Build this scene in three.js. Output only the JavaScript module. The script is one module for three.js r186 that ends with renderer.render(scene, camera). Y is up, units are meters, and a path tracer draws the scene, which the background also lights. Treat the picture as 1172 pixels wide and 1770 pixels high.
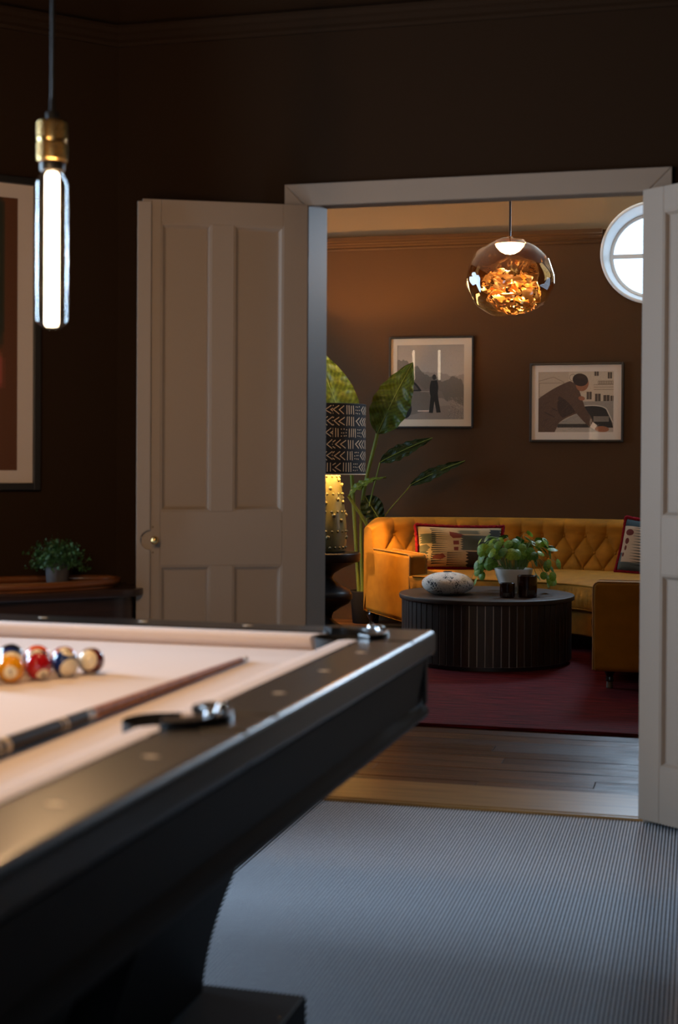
import * as THREE from 'three';
import { RoundedBoxGeometry } from 'three/addons/geometries/RoundedBoxGeometry.js';
import { RectAreaLightUniformsLib } from 'three/addons/lights/RectAreaLightUniformsLib.js';
import { mergeGeometries } from 'three/addons/utils/BufferGeometryUtils.js';
import { ImprovedNoise } from 'three/addons/math/ImprovedNoise.js';

// ------------------------------------------------------------------ camera, sky, daylight, exposure
const scene = new THREE.Scene();
const camera = new THREE.PerspectiveCamera(2 * Math.atan(885 / 2420) * 180 / Math.PI, 1172 / 1770, 0.05, 100);
camera.position.set(0, 1.2, 0);
camera.rotation.order = 'YXZ';
camera.rotation.set(-0.59 * Math.PI / 180, 14.46 * Math.PI / 180, 0.0057);
camera.setViewOffset(1172, 1770, 0, 52, 1172, 1770);
camera.focus = 9.0;
camera.userData.fStop = 3.0;

const renderer = new THREE.WebGLRenderer();
renderer.toneMapping = THREE.LinearToneMapping;
renderer.toneMappingExposure = 1.0;
renderer.shadowMap.enabled = true;
RectAreaLightUniformsLib.init();

const rgb = (r, g, b) => new THREE.Color().setRGB(r, g, b);
const SKY = rgb(0.56, 0.77, 1.0);
scene.background = SKY;
scene.backgroundIntensity = 3;
function daylight(w, h, x, y, z, dx, dy, dz, strength) {        // the sky's light entering at a window opening
  const l = new THREE.RectAreaLight(SKY, strength, w, h);
  l.position.set(x, y, z); l.lookAt(x + dx, y + dy, z + dz); scene.add(l);
}
daylight(0.56, 0.56, -0.36, 2.83, -10.778, 0, 0, 1, 78);          // round window of the lounge
daylight(1.5, 1.7, -4.26, 1.75, -9.0, 1, 0, 0, 6.5);               // lounge, garden window in the side wall
daylight(1.2, 2.0, 2.26, 1.5, -9.4, -1, 0, 0, 2);                // lounge, window opposite
daylight(0.9, 2.2, -4.26, 1.6, -3.5, 1, 0, 0, 35);             // billiard room, bay window
daylight(1.5, 1.7, 0.6, 1.7, 3.26, 0, 0, -1, 0.8);                 // billiard room, window behind the viewer

// ------------------------------------------------------------------ helpers
let seed = 7;
const rnd = () => { seed = (seed * 1664525 + 1013904223) >>> 0; return seed / 4294967296; };
const rr = (a, b) => a + (b - a) * rnd();
const perlin = new ImprovedNoise();
const noise = (x, y, z = 0) => perlin.noise(x, y, z);
const fbm = (x, y, z = 0, o = 4) => { let s = 0, a = 0.5; for (let i = 0; i < o; i++) { s += a * noise(x, y, z); x *= 2.03; y *= 2.03; z *= 2.03; a *= 0.5; } return s; };
const lerp = (a, b, t) => a + (b - a) * t;
const clamp = (x, a = 0, b = 1) => Math.min(b, Math.max(a, x));
const smooth = (a, b, x) => { const t = clamp((x - a) / (b - a)); return t * t * (3 - 2 * t); };
const V = (x, y, z) => new THREE.Vector3(x, y, z);

const names = {};
function numbered(n) { if (!(n in names)) { names[n] = 0; return n; } names[n]++; return `${n}_${String(names[n]).padStart(3, '0')}`; }
function obj(name, geo, material, parent = scene) {
  const m = new THREE.Mesh(Array.isArray(geo) ? merge(geo) : geo, material);
  m.name = parent === scene ? numbered(name) : name; m.castShadow = m.receiveShadow = true; parent.add(m); return m;
}
function merge(list) {
  return mergeGeometries(list.map((g) => { const n = g.index ? g.toNonIndexed() : g; for (const k of Object.keys(n.attributes)) if (!['position', 'normal', 'uv'].includes(k)) n.deleteAttribute(k); return n; }));
}
function tag(o, label, category, group) { o.userData.label = label; o.userData.category = category; if (group) o.userData.group = group; return o; }
function thing(name, label, category, pos = [0, 0, 0], turn = 0, group) {
  const g = new THREE.Group(); g.name = numbered(name); g.position.set(...pos); g.rotation.y = turn; scene.add(g); return tag(g, label, category, group);
}
function struct(name, geo, material, label) { const m = obj(name, geo, material); m.userData.kind = 'structure'; if (label) m.userData.label = label; return m; }
function structGroup(name, pos = [0, 0, 0], turn = 0) { const g = new THREE.Group(); g.name = numbered(name); g.position.set(...pos); g.rotation.y = turn; g.userData.kind = 'structure'; scene.add(g); return g; }
const box = (w, h, d, x = 0, y = 0, z = 0) => new THREE.BoxGeometry(w, h, d).translate(x, y, z);
const rbox = (w, h, d, r, x = 0, y = 0, z = 0, s = 3) => new RoundedBoxGeometry(w, h, d, s, r).translate(x, y, z);
const span = (x0, x1, y0, y1, z0, z1) => box(x1 - x0, y1 - y0, z1 - z0, (x0 + x1) / 2, (y0 + y1) / 2, (z0 + z1) / 2);
const rspan = (x0, x1, y0, y1, z0, z1, r) => rbox(x1 - x0, y1 - y0, z1 - z0, r, (x0 + x1) / 2, (y0 + y1) / 2, (z0 + z1) / 2);
const lathe = (pts, n = 40) => new THREE.LatheGeometry(pts.map(([r, y]) => new THREE.Vector2(r, y)), n);
const tube = (pts, r, n = 32, k = 8, closed = false) => new THREE.TubeGeometry(new THREE.CatmullRomCurve3(pts, closed), n, r, k, closed);
const cyl = (r0, r1, h, x = 0, y = 0, z = 0, n = 24) => new THREE.CylinderGeometry(r1, r0, h, n).translate(x, y, z);
const ball = (r, x = 0, y = 0, z = 0, n = 16) => new THREE.SphereGeometry(r, n, Math.max(6, n * 0.7 | 0)).translate(x, y, z);
function shapeOf(pts) { return new THREE.Shape(pts.map(([x, y]) => new THREE.Vector2(x, y))); }
function extrude(shape, depth, bevel = 0, seg = 2, curve = 24) {
  return new THREE.ExtrudeGeometry(shape, { depth: depth - 2 * bevel, bevelEnabled: bevel > 0, bevelSize: bevel, bevelThickness: bevel, bevelOffset: -bevel, bevelSegments: seg, curveSegments: curve }).translate(0, 0, bevel);
}
function grid(nu, nv, f, uv = (u, v) => [u, v]) {                // a surface from f(u, v) -> [x, y, z]
  const p = [], t = [], ix = [];
  for (let j = 0; j <= nv; j++) for (let i = 0; i <= nu; i++) { p.push(...f(i / nu, j / nv)); t.push(...uv(i / nu, j / nv)); }
  for (let j = 0; j < nv; j++) for (let i = 0; i < nu; i++) { const a = j * (nu + 1) + i, b = a + 1, c = a + nu + 1, d = c + 1; ix.push(a, b, d, a, d, c); }
  const g = new THREE.BufferGeometry();
  g.setAttribute('position', new THREE.Float32BufferAttribute(p, 3)); g.setAttribute('uv', new THREE.Float32BufferAttribute(t, 2)); g.setIndex(ix); g.computeVertexNormals(); return g;
}
function boxUV(g, s = 1) {                                      // uv in metres, by the main direction of each face
  const n = g.index ? g.toNonIndexed() : g, p = n.attributes.position, q = n.attributes.normal, t = [];
  for (let i = 0; i < p.count; i++) {
    const ax = Math.abs(q.getX(i)), ay = Math.abs(q.getY(i)), az = Math.abs(q.getZ(i));
    if (ay >= ax && ay >= az) t.push(p.getX(i) / s, p.getZ(i) / s); else if (ax >= az) t.push(p.getZ(i) / s, p.getY(i) / s); else t.push(p.getX(i) / s, p.getY(i) / s);
  }
  n.setAttribute('uv', new THREE.Float32BufferAttribute(t, 2)); return n;
}
function dataTex(w, h, f, srgb = true) {
  const d = new Uint8Array(w * h * 4);
  for (let j = 0; j < h; j++) for (let i = 0; i < w; i++) { const c = f(i / w, j / h, i, j), k = (j * w + i) * 4; d[k] = clamp(c[0]) * 255; d[k + 1] = clamp(c[1]) * 255; d[k + 2] = clamp(c[2]) * 255; d[k + 3] = 255; }
  const t = new THREE.DataTexture(d, w, h); t.wrapS = t.wrapT = THREE.RepeatWrapping; t.magFilter = THREE.LinearFilter; t.minFilter = THREE.LinearFilter;
  if (srgb) t.colorSpace = THREE.SRGBColorSpace; t.needsUpdate = true; return t;
}
function canvasTex(w, h, draw) {
  const c = document.createElement('canvas'); c.width = w; c.height = h; draw(c.getContext('2d'), w, h);
  const t = new THREE.CanvasTexture(c); t.colorSpace = THREE.SRGBColorSpace; t.wrapS = t.wrapT = THREE.RepeatWrapping; return t;
}
const tile = (f, u, v, p) => {                                   // makes f(x, y) repeat with period p
  const x = u * p, y = v * p; return lerp(lerp(f(x, y), f(x - p, y), u), lerp(f(x, y - p), f(x - p, y - p), u), v);
};
const std = (color, roughness = 0.6, o = {}) => new THREE.MeshStandardMaterial({ color, roughness, ...o });
const phy = (color, roughness = 0.6, o = {}) => new THREE.MeshPhysicalMaterial({ color, roughness, ...o });
const rep = (t, x, y) => { const c = t.clone(); c.repeat.set(x, y); c.needsUpdate = true; return c; };

// ------------------------------------------------------------------ textures and materials
const grainTex = dataTex(512, 256, (u, v) => {
  const w = tile((x, y) => fbm(x * 0.5, y * 6, 3), u, v, 8), k = tile((x, y) => fbm(x * 0.7, y * 22, 9), u, v, 8);
  const s = 0.74 + 0.5 * w + 0.35 * k; return [s, s * 0.97, s * 0.93];
});
const plankTex = dataTex(512, 512, (u, v) => {
  const w = tile((x, y) => fbm(x * 0.35, y * 5, 3), u, v, 8), k = tile((x, y) => fbm(x * 0.5, y * 18, 9), u, v, 8);
  const s = 0.68 + 1.2 * w + 0.9 * k; return [s, s * 0.95, s * 0.9];
});
const mottle = dataTex(256, 256, (u, v) => { const s = 0.88 + 0.5 * tile((x, y) => fbm(x, y, 5, 5), u, v, 10); return [s, s, s]; });
const fineBump = dataTex(256, 256, (u, v) => { const s = 0.5 + 0.5 * tile((x, y) => fbm(x, y, 2, 3), u, v, 40); return [s, s, s]; }, false);
const carpetTex = dataTex(512, 512, (u, v, i, j) => {
  const s = 0.5 + 0.5 * Math.cos((u * 8 + 0.02 * noise(u * 40, v * 60)) * 2 * Math.PI), w = smooth(0.3, 0.7, s);
  const f = 1 + 0.22 * noise(i * 0.37, j * 0.21, 1) + 0.12 * noise(i * 0.9, j * 0.9, 4) + 0.16 * tile((x, y) => fbm(x, y, 8, 3), u, v, 6);
  return [lerp(0.06, 0.84, w) * f, lerp(0.065, 0.85, w) * f, lerp(0.08, 0.88, w) * f];
});
const carpetBump = dataTex(512, 64, (u) => { const s = 0.5 + 0.5 * Math.cos(u * 16 * Math.PI); return [s, s, s]; }, false);
const rugTex = dataTex(512, 512, (u, v) => {
  const s = 0.74 + 0.95 * tile((x, y) => fbm(x * 0.35, y * 3.2, 6, 4), u, v, 12) + 0.45 * tile((x, y) => fbm(x * 0.8, y * 9, 2, 3), u, v, 12); return [s, s * 0.93, s * 0.95];
});
const velvetTex = dataTex(256, 256, (u, v) => { const s = 0.9 + 0.28 * tile((x, y) => fbm(x * 0.7, y, 4, 4), u, v, 7); return [s, s * 0.99, s * 0.97]; });

const wallPaint = phy(rgb(0.028, 0.0155, 0.0085), 0.8, { specularIntensity: 0.06, bumpMap: rep(fineBump, 1.2, 1.2), bumpScale: 0.0006 });
const loungePaint = phy(rgb(0.064, 0.0285, 0.009), 0.7, { specularIntensity: 0.4, bumpMap: rep(fineBump, 1.2, 1.2), bumpScale: 0.0006 });
const creamPaint = phy(rgb(0.19, 0.132, 0.076), 0.7, { specularIntensity: 0.3 });
const ceilingPaint = phy(rgb(0.015, 0.009, 0.0055), 0.9, { specularIntensity: 0.2 });
const loungeCeiling = std(rgb(0.5, 0.42, 0.32), 0.8);
const joinery = phy(rgb(0.305, 0.242, 0.19), 0.58, { specularIntensity: 0.35, bumpMap: rep(fineBump, 2, 2), bumpScale: 0.0003 });
const windowWhite = phy(rgb(0.78, 0.79, 0.79), 0.4);
const glassPane = phy(rgb(1, 1, 1), 0.0, { transmission: 1, thickness: 0, ior: 1.5 });
const carpet = std(rgb(1, 1, 1), 0.75, { map: carpetTex, bumpMap: carpetBump, bumpScale: 0.002 });
const blackWood = phy(rgb(0.012, 0.0105, 0.0095), 0.36, { clearcoat: 0.5, clearcoatRoughness: 0.24 });
const apronBlack = phy(rgb(0.01, 0.0095, 0.0095), 0.5, { specularIntensity: 0.55 });
const blackStain = phy(rgb(0.008, 0.0075, 0.008), 0.6, { specularIntensity: 0.4 });
const brass = std(rgb(0.85, 0.56, 0.22), 0.25, { metalness: 1 });
const chrome = std(rgb(0.8, 0.82, 0.85), 0.12, { metalness: 1 });
const blackMetal = std(rgb(0.02, 0.02, 0.02), 0.4, { metalness: 0.6 });
const blackPlastic = std(rgb(0.012, 0.012, 0.012), 0.45);

// ------------------------------------------------------------------ the setting
const ZW = -4.871, ZB = -5.2, ZF = -10.8, DL = -1.38, DR = -0.178, DH = 2.14, JL = -1.43, JR = -0.128, JH = 2.192;
// billiard-room floor: striped carpet over the whole room
{
  const g = new THREE.PlaneGeometry(7.2, 8.2).rotateX(-Math.PI / 2).translate(-0.9, 0, -0.8), p = g.attributes.position, t = [];
  for (let i = 0; i < p.count; i++) t.push(p.getX(i) / 0.084, p.getZ(i) / 0.084);
  g.setAttribute('uv', new THREE.Float32BufferAttribute(t, 2));
  struct('floor', merge([g, span(-4.5, 2.7, -0.2, -0.002, -4.9, 3.3)]), carpet, 'grey and charcoal pin-striped carpet');
}
// door wall
{
  const wall = shapeOf([[-4.5, -0.05], [JL - 0.02, -0.05], [JL - 0.02, JH + 0.02], [JR + 0.02, JH + 0.02], [JR + 0.02, -0.05], [2.6, -0.05], [2.6, 3.45], [-4.5, 3.45]]);
  struct('wall_front', extrude(wall, ZW - ZB).translate(0, 0, ZB), wallPaint);
}
// door lining, stops and casings
{
  const t = structGroup('trim_1');
  obj('jamb', span(JL - 0.02, JL, 0, JH, ZB, ZW), joinery, t);
  obj('jamb', span(JR, JR + 0.02, 0, JH, ZB, ZW), joinery, t);
  obj('head_lining', span(JL - 0.02, JR + 0.02, JH, JH + 0.02, ZB, ZW), joinery, t);
  for (const [a, b] of [[JL, JL + 0.036], [JR - 0.036, JR]]) obj('door_stop', span(a, b, 0, JH, ZB, ZW - 0.07), joinery, t);
  obj('bead', rspan(JL, JR, JH - 0.028, JH, ZW - 0.09, ZW - 0.06, 0.004), joinery, t);
  const cw = 0.079, z0 = ZW, d = 0.024;
  const prof = (pts) => extrude(shapeOf(pts), d, 0.004).translate(0, 0, z0);
  obj('casing', prof([[DL - cw, 0], [DL, 0], [DL, DH], [DL - cw, DH + cw]]), joinery, t);
  obj('casing', prof([[DR, 0], [DR + cw, 0], [DR + cw, DH + cw], [DR, DH]]), joinery, t);
  obj('casing', prof([[DL, DH], [DR, DH], [DR + cw, DH + cw], [DL - cw, DH + cw]]), joinery, t);
  for (const [x0, x1, y0, y1] of [[JL - cw, JL - 0.004, 0, JH + cw], [JR + 0.004, JR + cw, 0, JH + cw]]) obj('casing', span(x0, x1, y0, y1, ZB - 0.02, ZB), joinery, t);
  obj('casing', span(JL - cw, JR + cw, JH + 0.004, JH + cw, ZB - 0.02, ZB), joinery, t);
}
// canted wall, remaining walls of the billiard room
const KX = -2.116, Q = Math.SQRT1_2, CANT = Math.PI / 4;
const canted = (s, y, d) => V(KX - Q * s + Q * d, y, ZW + Q * s + Q * d);      // s along the wall, d out into the room
struct('wall_canted', box(1.27, 3.5, 0.2).translate(-0.535, 1.7, -0.1).rotateY(CANT).translate(KX, 0, ZW), wallPaint);
function wallX(name, x, th, z0, z1, top, win, material) {          // wall across x, with one window opening
  if (!win) return struct(name, span(Math.min(x, x + th), Math.max(x, x + th), -0.05, top, z0, z1), material);
  const [w0, w1, y0, y1] = win, a = Math.min(x, x + th), b = Math.max(x, x + th);
  return struct(name, [span(a, b, -0.05, top, z0, w0), span(a, b, -0.05, top, w1, z1), span(a, b, -0.05, y0, w0, w1), span(a, b, y1, top, w0, w1)], material);
}
struct('wall_bay', span(-4.4, -2.93, -0.05, 3.45, -4.35, -4.2), wallPaint);
wallX('wall_left', -4.2, -0.25, -4.3, 3.3, 3.45, [-3.95, -3.05, 0.5, 2.7], wallPaint);
wallX('wall_right', 2.6, 0.25, ZF - 0.2, 3.3, 3.75, null, wallPaint);
struct('wall_rear', [span(-4.4, -0.15, -0.05, 3.45, 3.1, 3.35), span(1.35, 2.8, -0.05, 3.45, 3.1, 3.35), span(-0.15, 1.35, -0.05, 0.85, 3.1, 3.35), span(-0.15, 1.35, 2.55, 3.45, 3.1, 3.35)], wallPaint);
struct('ceiling', span(-4.5, 2.85, 3.4, 3.55, ZW - 0.1, 3.35), ceilingPaint);
{
  const t = structGroup('trim_2');                                // picture moulding round the dark walls
  const prof = shapeOf([[0, 2.762], [0.012, 2.762], [0.02, 2.772], [0.018, 2.785], [0.032, 2.797], [0.032, 2.808], [0.042, 2.82], [0.042, 2.832], [0, 2.836]]);
  const run = (len) => new THREE.ExtrudeGeometry(prof, { depth: len, bevelEnabled: false });
  obj('picture_moulding', run(4.72).rotateY(-Math.PI / 2).translate(2.6, 0, ZW), wallPaint, t).rotation.set(0, 0, 0);
  obj('picture_moulding', run(1.16).rotateY(-Math.PI / 2 + CANT).translate(KX, 0, ZW), wallPaint, t);
}
// lounge: floor planks, walls, rail, ceiling
struct('floor', span(-4.3, 2.7, -0.2, -0.02, ZF - 0.1, ZB + 0.02), std(rgb(0.03, 0.018, 0.01), 0.8), 'dark subfloor under the boards');
{
  const boards = structGroup('floor_boards'), mats = [];
  for (const [r, g, b, ro] of [[0.19, 0.088, 0.034, 0.3], [0.13, 0.06, 0.026, 0.34], [0.22, 0.107, 0.043, 0.3], [0.1, 0.047, 0.022, 0.36], [0.165, 0.077, 0.03, 0.28]])
    mats.push(phy(rgb(r, g, b), ro, { specularIntensity: 0.2, map: rep(plankTex, 0.7, 2.2), bumpMap: rep(plankTex, 0.7, 2.2), bumpScale: 0.0012 }));
  const pw = 0.118;
  for (let k = 0, z = ZB - pw; z > ZF - 0.02; k++, z -= pw) {
    let x = -4.2 + rr(-1.2, -0.3);
    while (x < 2.6) {
      const len = rr(1.3, 2.3), x0 = Math.max(x, -4.2), x1 = Math.min(x + len, 2.6);
      if (x1 > x0 + 0.05) {
        const g = boxUV(rspan(x0 + 0.0008, x1 - 0.0008, -0.02, rr(-0.0012, 0.0004), z + 0.0012, z + pw - 0.0012, 0.0018)), t = g.attributes.uv, oy = rnd() * 7;
        for (let i = 0; i < t.count; i++) t.setXY(i, t.getX(i) + oy, t.getY(i) + oy * 1.7);
        obj('plank', g, mats[rnd() * mats.length | 0], boards);
      }
      x += len;
    }
  }
  const oak = phy(rgb(0.55, 0.33, 0.12), 0.3, { specularIntensity: 0.4, map: rep(grainTex, 0.6, 1.5) });
  const th = structGroup('trim_3');
  obj('threshold', boxUV(rspan(JL, JR, -0.01, 0.012, ZB - 0.0, ZW - 0.012, 0.004)), oak, th);
  obj('threshold_nosing', boxUV(rspan(DL - 0.02, DR + 0.02, -0.005, 0.009, ZW - 0.012, ZW + 0.006, 0.003)), oak, th);
}
const RY = 2.93;                                                  // picture rail height of the lounge
const WX = -0.36, WY = 2.83, WR = 0.375;                          // round window
{
  const hole = () => { const p = new THREE.Path(); p.absarc(WX, WY, WR, 0, 2 * Math.PI, true); return p; };
  const lower = shapeOf([[-4.3, -0.05], [2.7, -0.05], [2.7, 3.6], [-4.3, 3.6]]); lower.holes.push(hole());
  struct('wall_back', extrude(lower, 0.3, 0, 1, 64).translate(0, 0, ZF - 0.3), loungePaint);
  const fr = shapeOf([[-4.2, RY + 0.085], [2.6, RY + 0.085], [2.6, 3.6], [-4.2, 3.6]]);
  // frieze cut round the window
  const a0 = Math.asin((RY + 0.085 - WY) / (WR + 0.004));
  const f2 = new THREE.Shape(); f2.moveTo(-4.2, RY + 0.085); f2.lineTo(WX - Math.cos(a0) * (WR + 0.004), RY + 0.085);
  f2.absarc(WX, WY, WR + 0.004, Math.PI - a0, a0, true); f2.lineTo(2.6, RY + 0.085); f2.lineTo(2.6, 3.6); f2.lineTo(-4.2, 3.6);
  struct('trim_4', extrude(f2, 0.006, 0, 1, 64).translate(0, 0, ZF), creamPaint, 'cream frieze above the picture rail');
  const t = structGroup('trim_5');
  const prof = shapeOf([[0, RY - 0.012], [0.01, RY - 0.012], [0.016, RY], [0.012, RY + 0.012], [0.026, RY + 0.024], [0.026, RY + 0.032], [0.036, RY + 0.042], [0.036, RY + 0.052], [0.05, RY + 0.06], [0.05, RY + 0.088], [0, RY + 0.092]]);
  const run = (x0, x1) => new THREE.ExtrudeGeometry(prof, { depth: x1 - x0, bevelEnabled: false }).rotateY(-Math.PI / 2).translate(x1, 0, ZF);
  const cx = Math.cos(Math.asin((RY + 0.03 - WY) / (WR + 0.02))) * (WR + 0.018);
  obj('picture_rail', run(-4.2, WX - cx), loungePaint, t); obj('picture_rail', run(WX + cx, 2.6), loungePaint, t);
  wallX('wall_left', -4.2, -0.25, ZF - 0.2, ZB + 0.02, 3.75, [-9.75, -8.25, 0.9, 2.6], loungePaint);
  struct('wall_right', [span(2.2, 2.6, -0.05, 3.6, ZF, -10.0), span(2.2, 2.6, -0.05, 3.6, -8.8, ZB), span(2.2, 2.6, -0.05, 0.5, -10.0, -8.8), span(2.2, 2.6, 2.5, 3.6, -10.0, -8.8)], loungePaint);
  struct('ceiling', span(-4.45, 2.85, 3.58, 3.75, ZF - 0.3, ZB + 0.3), loungeCeiling);
}
// round window
{
  const w = structGroup('window_1', [WX, WY, ZF]);
  obj('window_surround', lathe([[WR + 0.012, 0.0], [WR + 0.012, 0.018], [WR - 0.004, 0.022], [WR - 0.012, 0.012], [WR - 0.05, -0.14], [WR - 0.052, -0.2], [WR + 0.0, -0.2]], 96).rotateX(Math.PI / 2), windowWhite, w);
  obj('sash', new THREE.TorusGeometry(WR - 0.062, 0.016, 12, 96).translate(0, 0, -0.17), windowWhite, w);
  obj('glazing_bar', box(2 * (WR - 0.066), 0.032, 0.03, 0, 0, -0.17), windowWhite, w);
  obj('glazing_bar', box(0.032, 2 * (WR - 0.066), 0.03, 0, 0, -0.17), windowWhite, w);
  obj('pane', new THREE.CircleGeometry(WR - 0.06, 64).translate(0, 0, -0.172), glassPane, w);
}
function sashWindow(n, w, h, pos, turn) {                          // sits in the wall opening, looks along its own z
  const g = structGroup(n, pos, turn), f = 0.05;
  for (const s of [-1, 1]) { obj('window_frame', box(f, h, 0.08, s * (w - f) / 2), windowWhite, g); obj('window_frame', box(w - 2 * f, f, 0.08, 0, s * (h - f) / 2), windowWhite, g); }
  obj('meeting_rail', box(w - 2 * f, 0.04, 0.05), windowWhite, g); obj('glazing_bar', box(0.025, h - 2 * f, 0.04), windowWhite, g);
  for (const s of [-1, 1]) for (const q of [-1, 1]) obj('pane', new THREE.PlaneGeometry((w - 2 * f) / 2 - 0.012, h / 2 - f - 0.02).translate(s * ((w - 2 * f) / 4 + 0.006), q * (h / 4 - f / 2 + 0.01), 0), glassPane, g);
  obj('window_sill', box(w + 0.1, 0.03, 0.16, 0, -h / 2 + 0.015, 0.12), windowWhite, g);
}
sashWindow('window_2', 1.5, 1.7, [-4.33, 1.75, -9.0], Math.PI / 2);
sashWindow('window_3', 1.2, 2.0, [2.33, 1.5, -9.4], -Math.PI / 2);
sashWindow('window_4', 0.9, 2.2, [-4.33, 1.6, -3.5], Math.PI / 2);
sashWindow('window_5', 1.5, 1.7, [0.6, 1.7, 3.23], Math.PI);

// ------------------------------------------------------------------ doors
function doorLeaf(name, pos, turn, flip, strip) {                   // hinge at x = 0, leaf runs to x = 0.6 (or -0.6), face towards +z
  const g = structGroup(name, pos, turn), W = 0.587, H = 2.128, T = 0.042, X = (x) => flip * x;
  const sx = (a, b, y0, y1, z0, z1) => rspan(Math.min(X(a), X(b)), Math.max(X(a), X(b)), y0, y1, z0, z1, 0.002);
  obj('stile', sx(0, 0.088, 0.008, H, -T, 0), joinery, g); obj('stile', sx(0.522, W, 0.008, H, -T, 0), joinery, g);
  for (const [y0, y1] of [[0.008, 0.195], [0.838, 1.03], [2.046, H]]) obj('rail', sx(0.088, 0.522, y0, y1, -T, 0), joinery, g);
  for (const [y0, y1] of [[0.195, 0.838], [1.03, 2.046]]) obj('mullion', sx(0.264, 0.345, y0, y1, -T, 0), joinery, g);
  for (const [a, b] of [[0.088, 0.264], [0.345, 0.522]]) for (const [y0, y1] of [[0.195, 0.838], [1.03, 2.046]]) {
    const p = obj('panel', sx(a - 0.004, b + 0.004, y0 - 0.004, y1 + 0.004, -T / 2 - 0.008, -T / 2 + 0.006), joinery, g);
    for (const side of [1, -1]) {
      const zf = side > 0 ? -0.001 : -T + 0.001, zi = side > 0 ? -T / 2 + 0.006 : -T / 2 - 0.008, m = 0.019, xa = Math.min(X(a), X(b)), xb = Math.max(X(a), X(b));
      const o = [[xa, y0], [xb, y0], [xb, y1], [xa, y1]], i = [[xa + m, y0 + m], [xb - m, y0 + m], [xb - m, y1 - m], [xa + m, y1 - m]];
      const rings = [[0, zf], [0.3, lerp(zf, zi, 0.06)], [0.55, lerp(zf, zi, 0.45)], [0.8, lerp(zf, zi, 0.9)], [1, zi + side * 0.0005]];
      const geos = [];
      for (let k = 0; k < 4; k++) for (let q = 0; q < 4; q++) {
        const n = (k + 1) % 4, P = (c, [t, z]) => [lerp(o[c][0], i[c][0], t), lerp(o[c][1], i[c][1], t), z];
        geos.push(grid(1, 1, (u, v) => { const A = P(k, rings[q]), B = P(n, rings[q]), C = P(k, rings[q + 1]), D = P(n, rings[q + 1]); return [0, 1, 2].map((e) => lerp(lerp(A[e], B[e], u), lerp(C[e], D[e], u), v)); }));
      }
      obj('panel_moulding', geos, joinery, p);
    }
  }
  if (strip) {                                                     // planted meeting strip with a scooped notch for the knob
    const s = new THREE.Shape(), x0 = X(W - 0.03), x1 = X(W + 0.018), ky = 0.93, r = 0.034;
    s.moveTo(x1, 0.01); s.lineTo(x0, 0.01); s.lineTo(x0, ky - r); s.absarc(x0, ky, r, -Math.PI / 2, Math.PI / 2, true); s.lineTo(x0, H - 0.012); s.lineTo(x1, H - 0.012);
    obj('meeting_strip', extrude(s, 0.016, 0.0015), joinery, g);
    const k = obj('door_knob', lathe([[0, 0], [0.011, 0], [0.011, 0.003], [0.005, 0.006], [0.0045, 0.024], [0.008, 0.029], [0.0135, 0.036], [0.0145, 0.043], [0.012, 0.05], [0.006, 0.054], [0, 0.055]], 32).rotateX(Math.PI / 2).translate(X(W - 0.045), ky, 0), brass, g);
    for (const y of [0.045, -0.045]) obj('screw', cyl(0.003, 0.003, 0.002).rotateX(Math.PI / 2).translate(X(W - 0.04), ky + y, 0.001), std(rgb(0.1, 0.07, 0.04), 0.5, { metalness: 0.6 }), k);
  }
  for (const y of [0.25, 1.1, 1.9]) obj('hinge', cyl(0.005, 0.005, 0.09, X(-0.004), y, -T - 0.003), joinery, g);
  return g;
}
doorLeaf('door_1', [-1.368, 0.012, -4.838], 0.43, -1, true);
doorLeaf('door_2', [-0.194, 0.012, -4.824], -0.66, 1, false);

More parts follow.
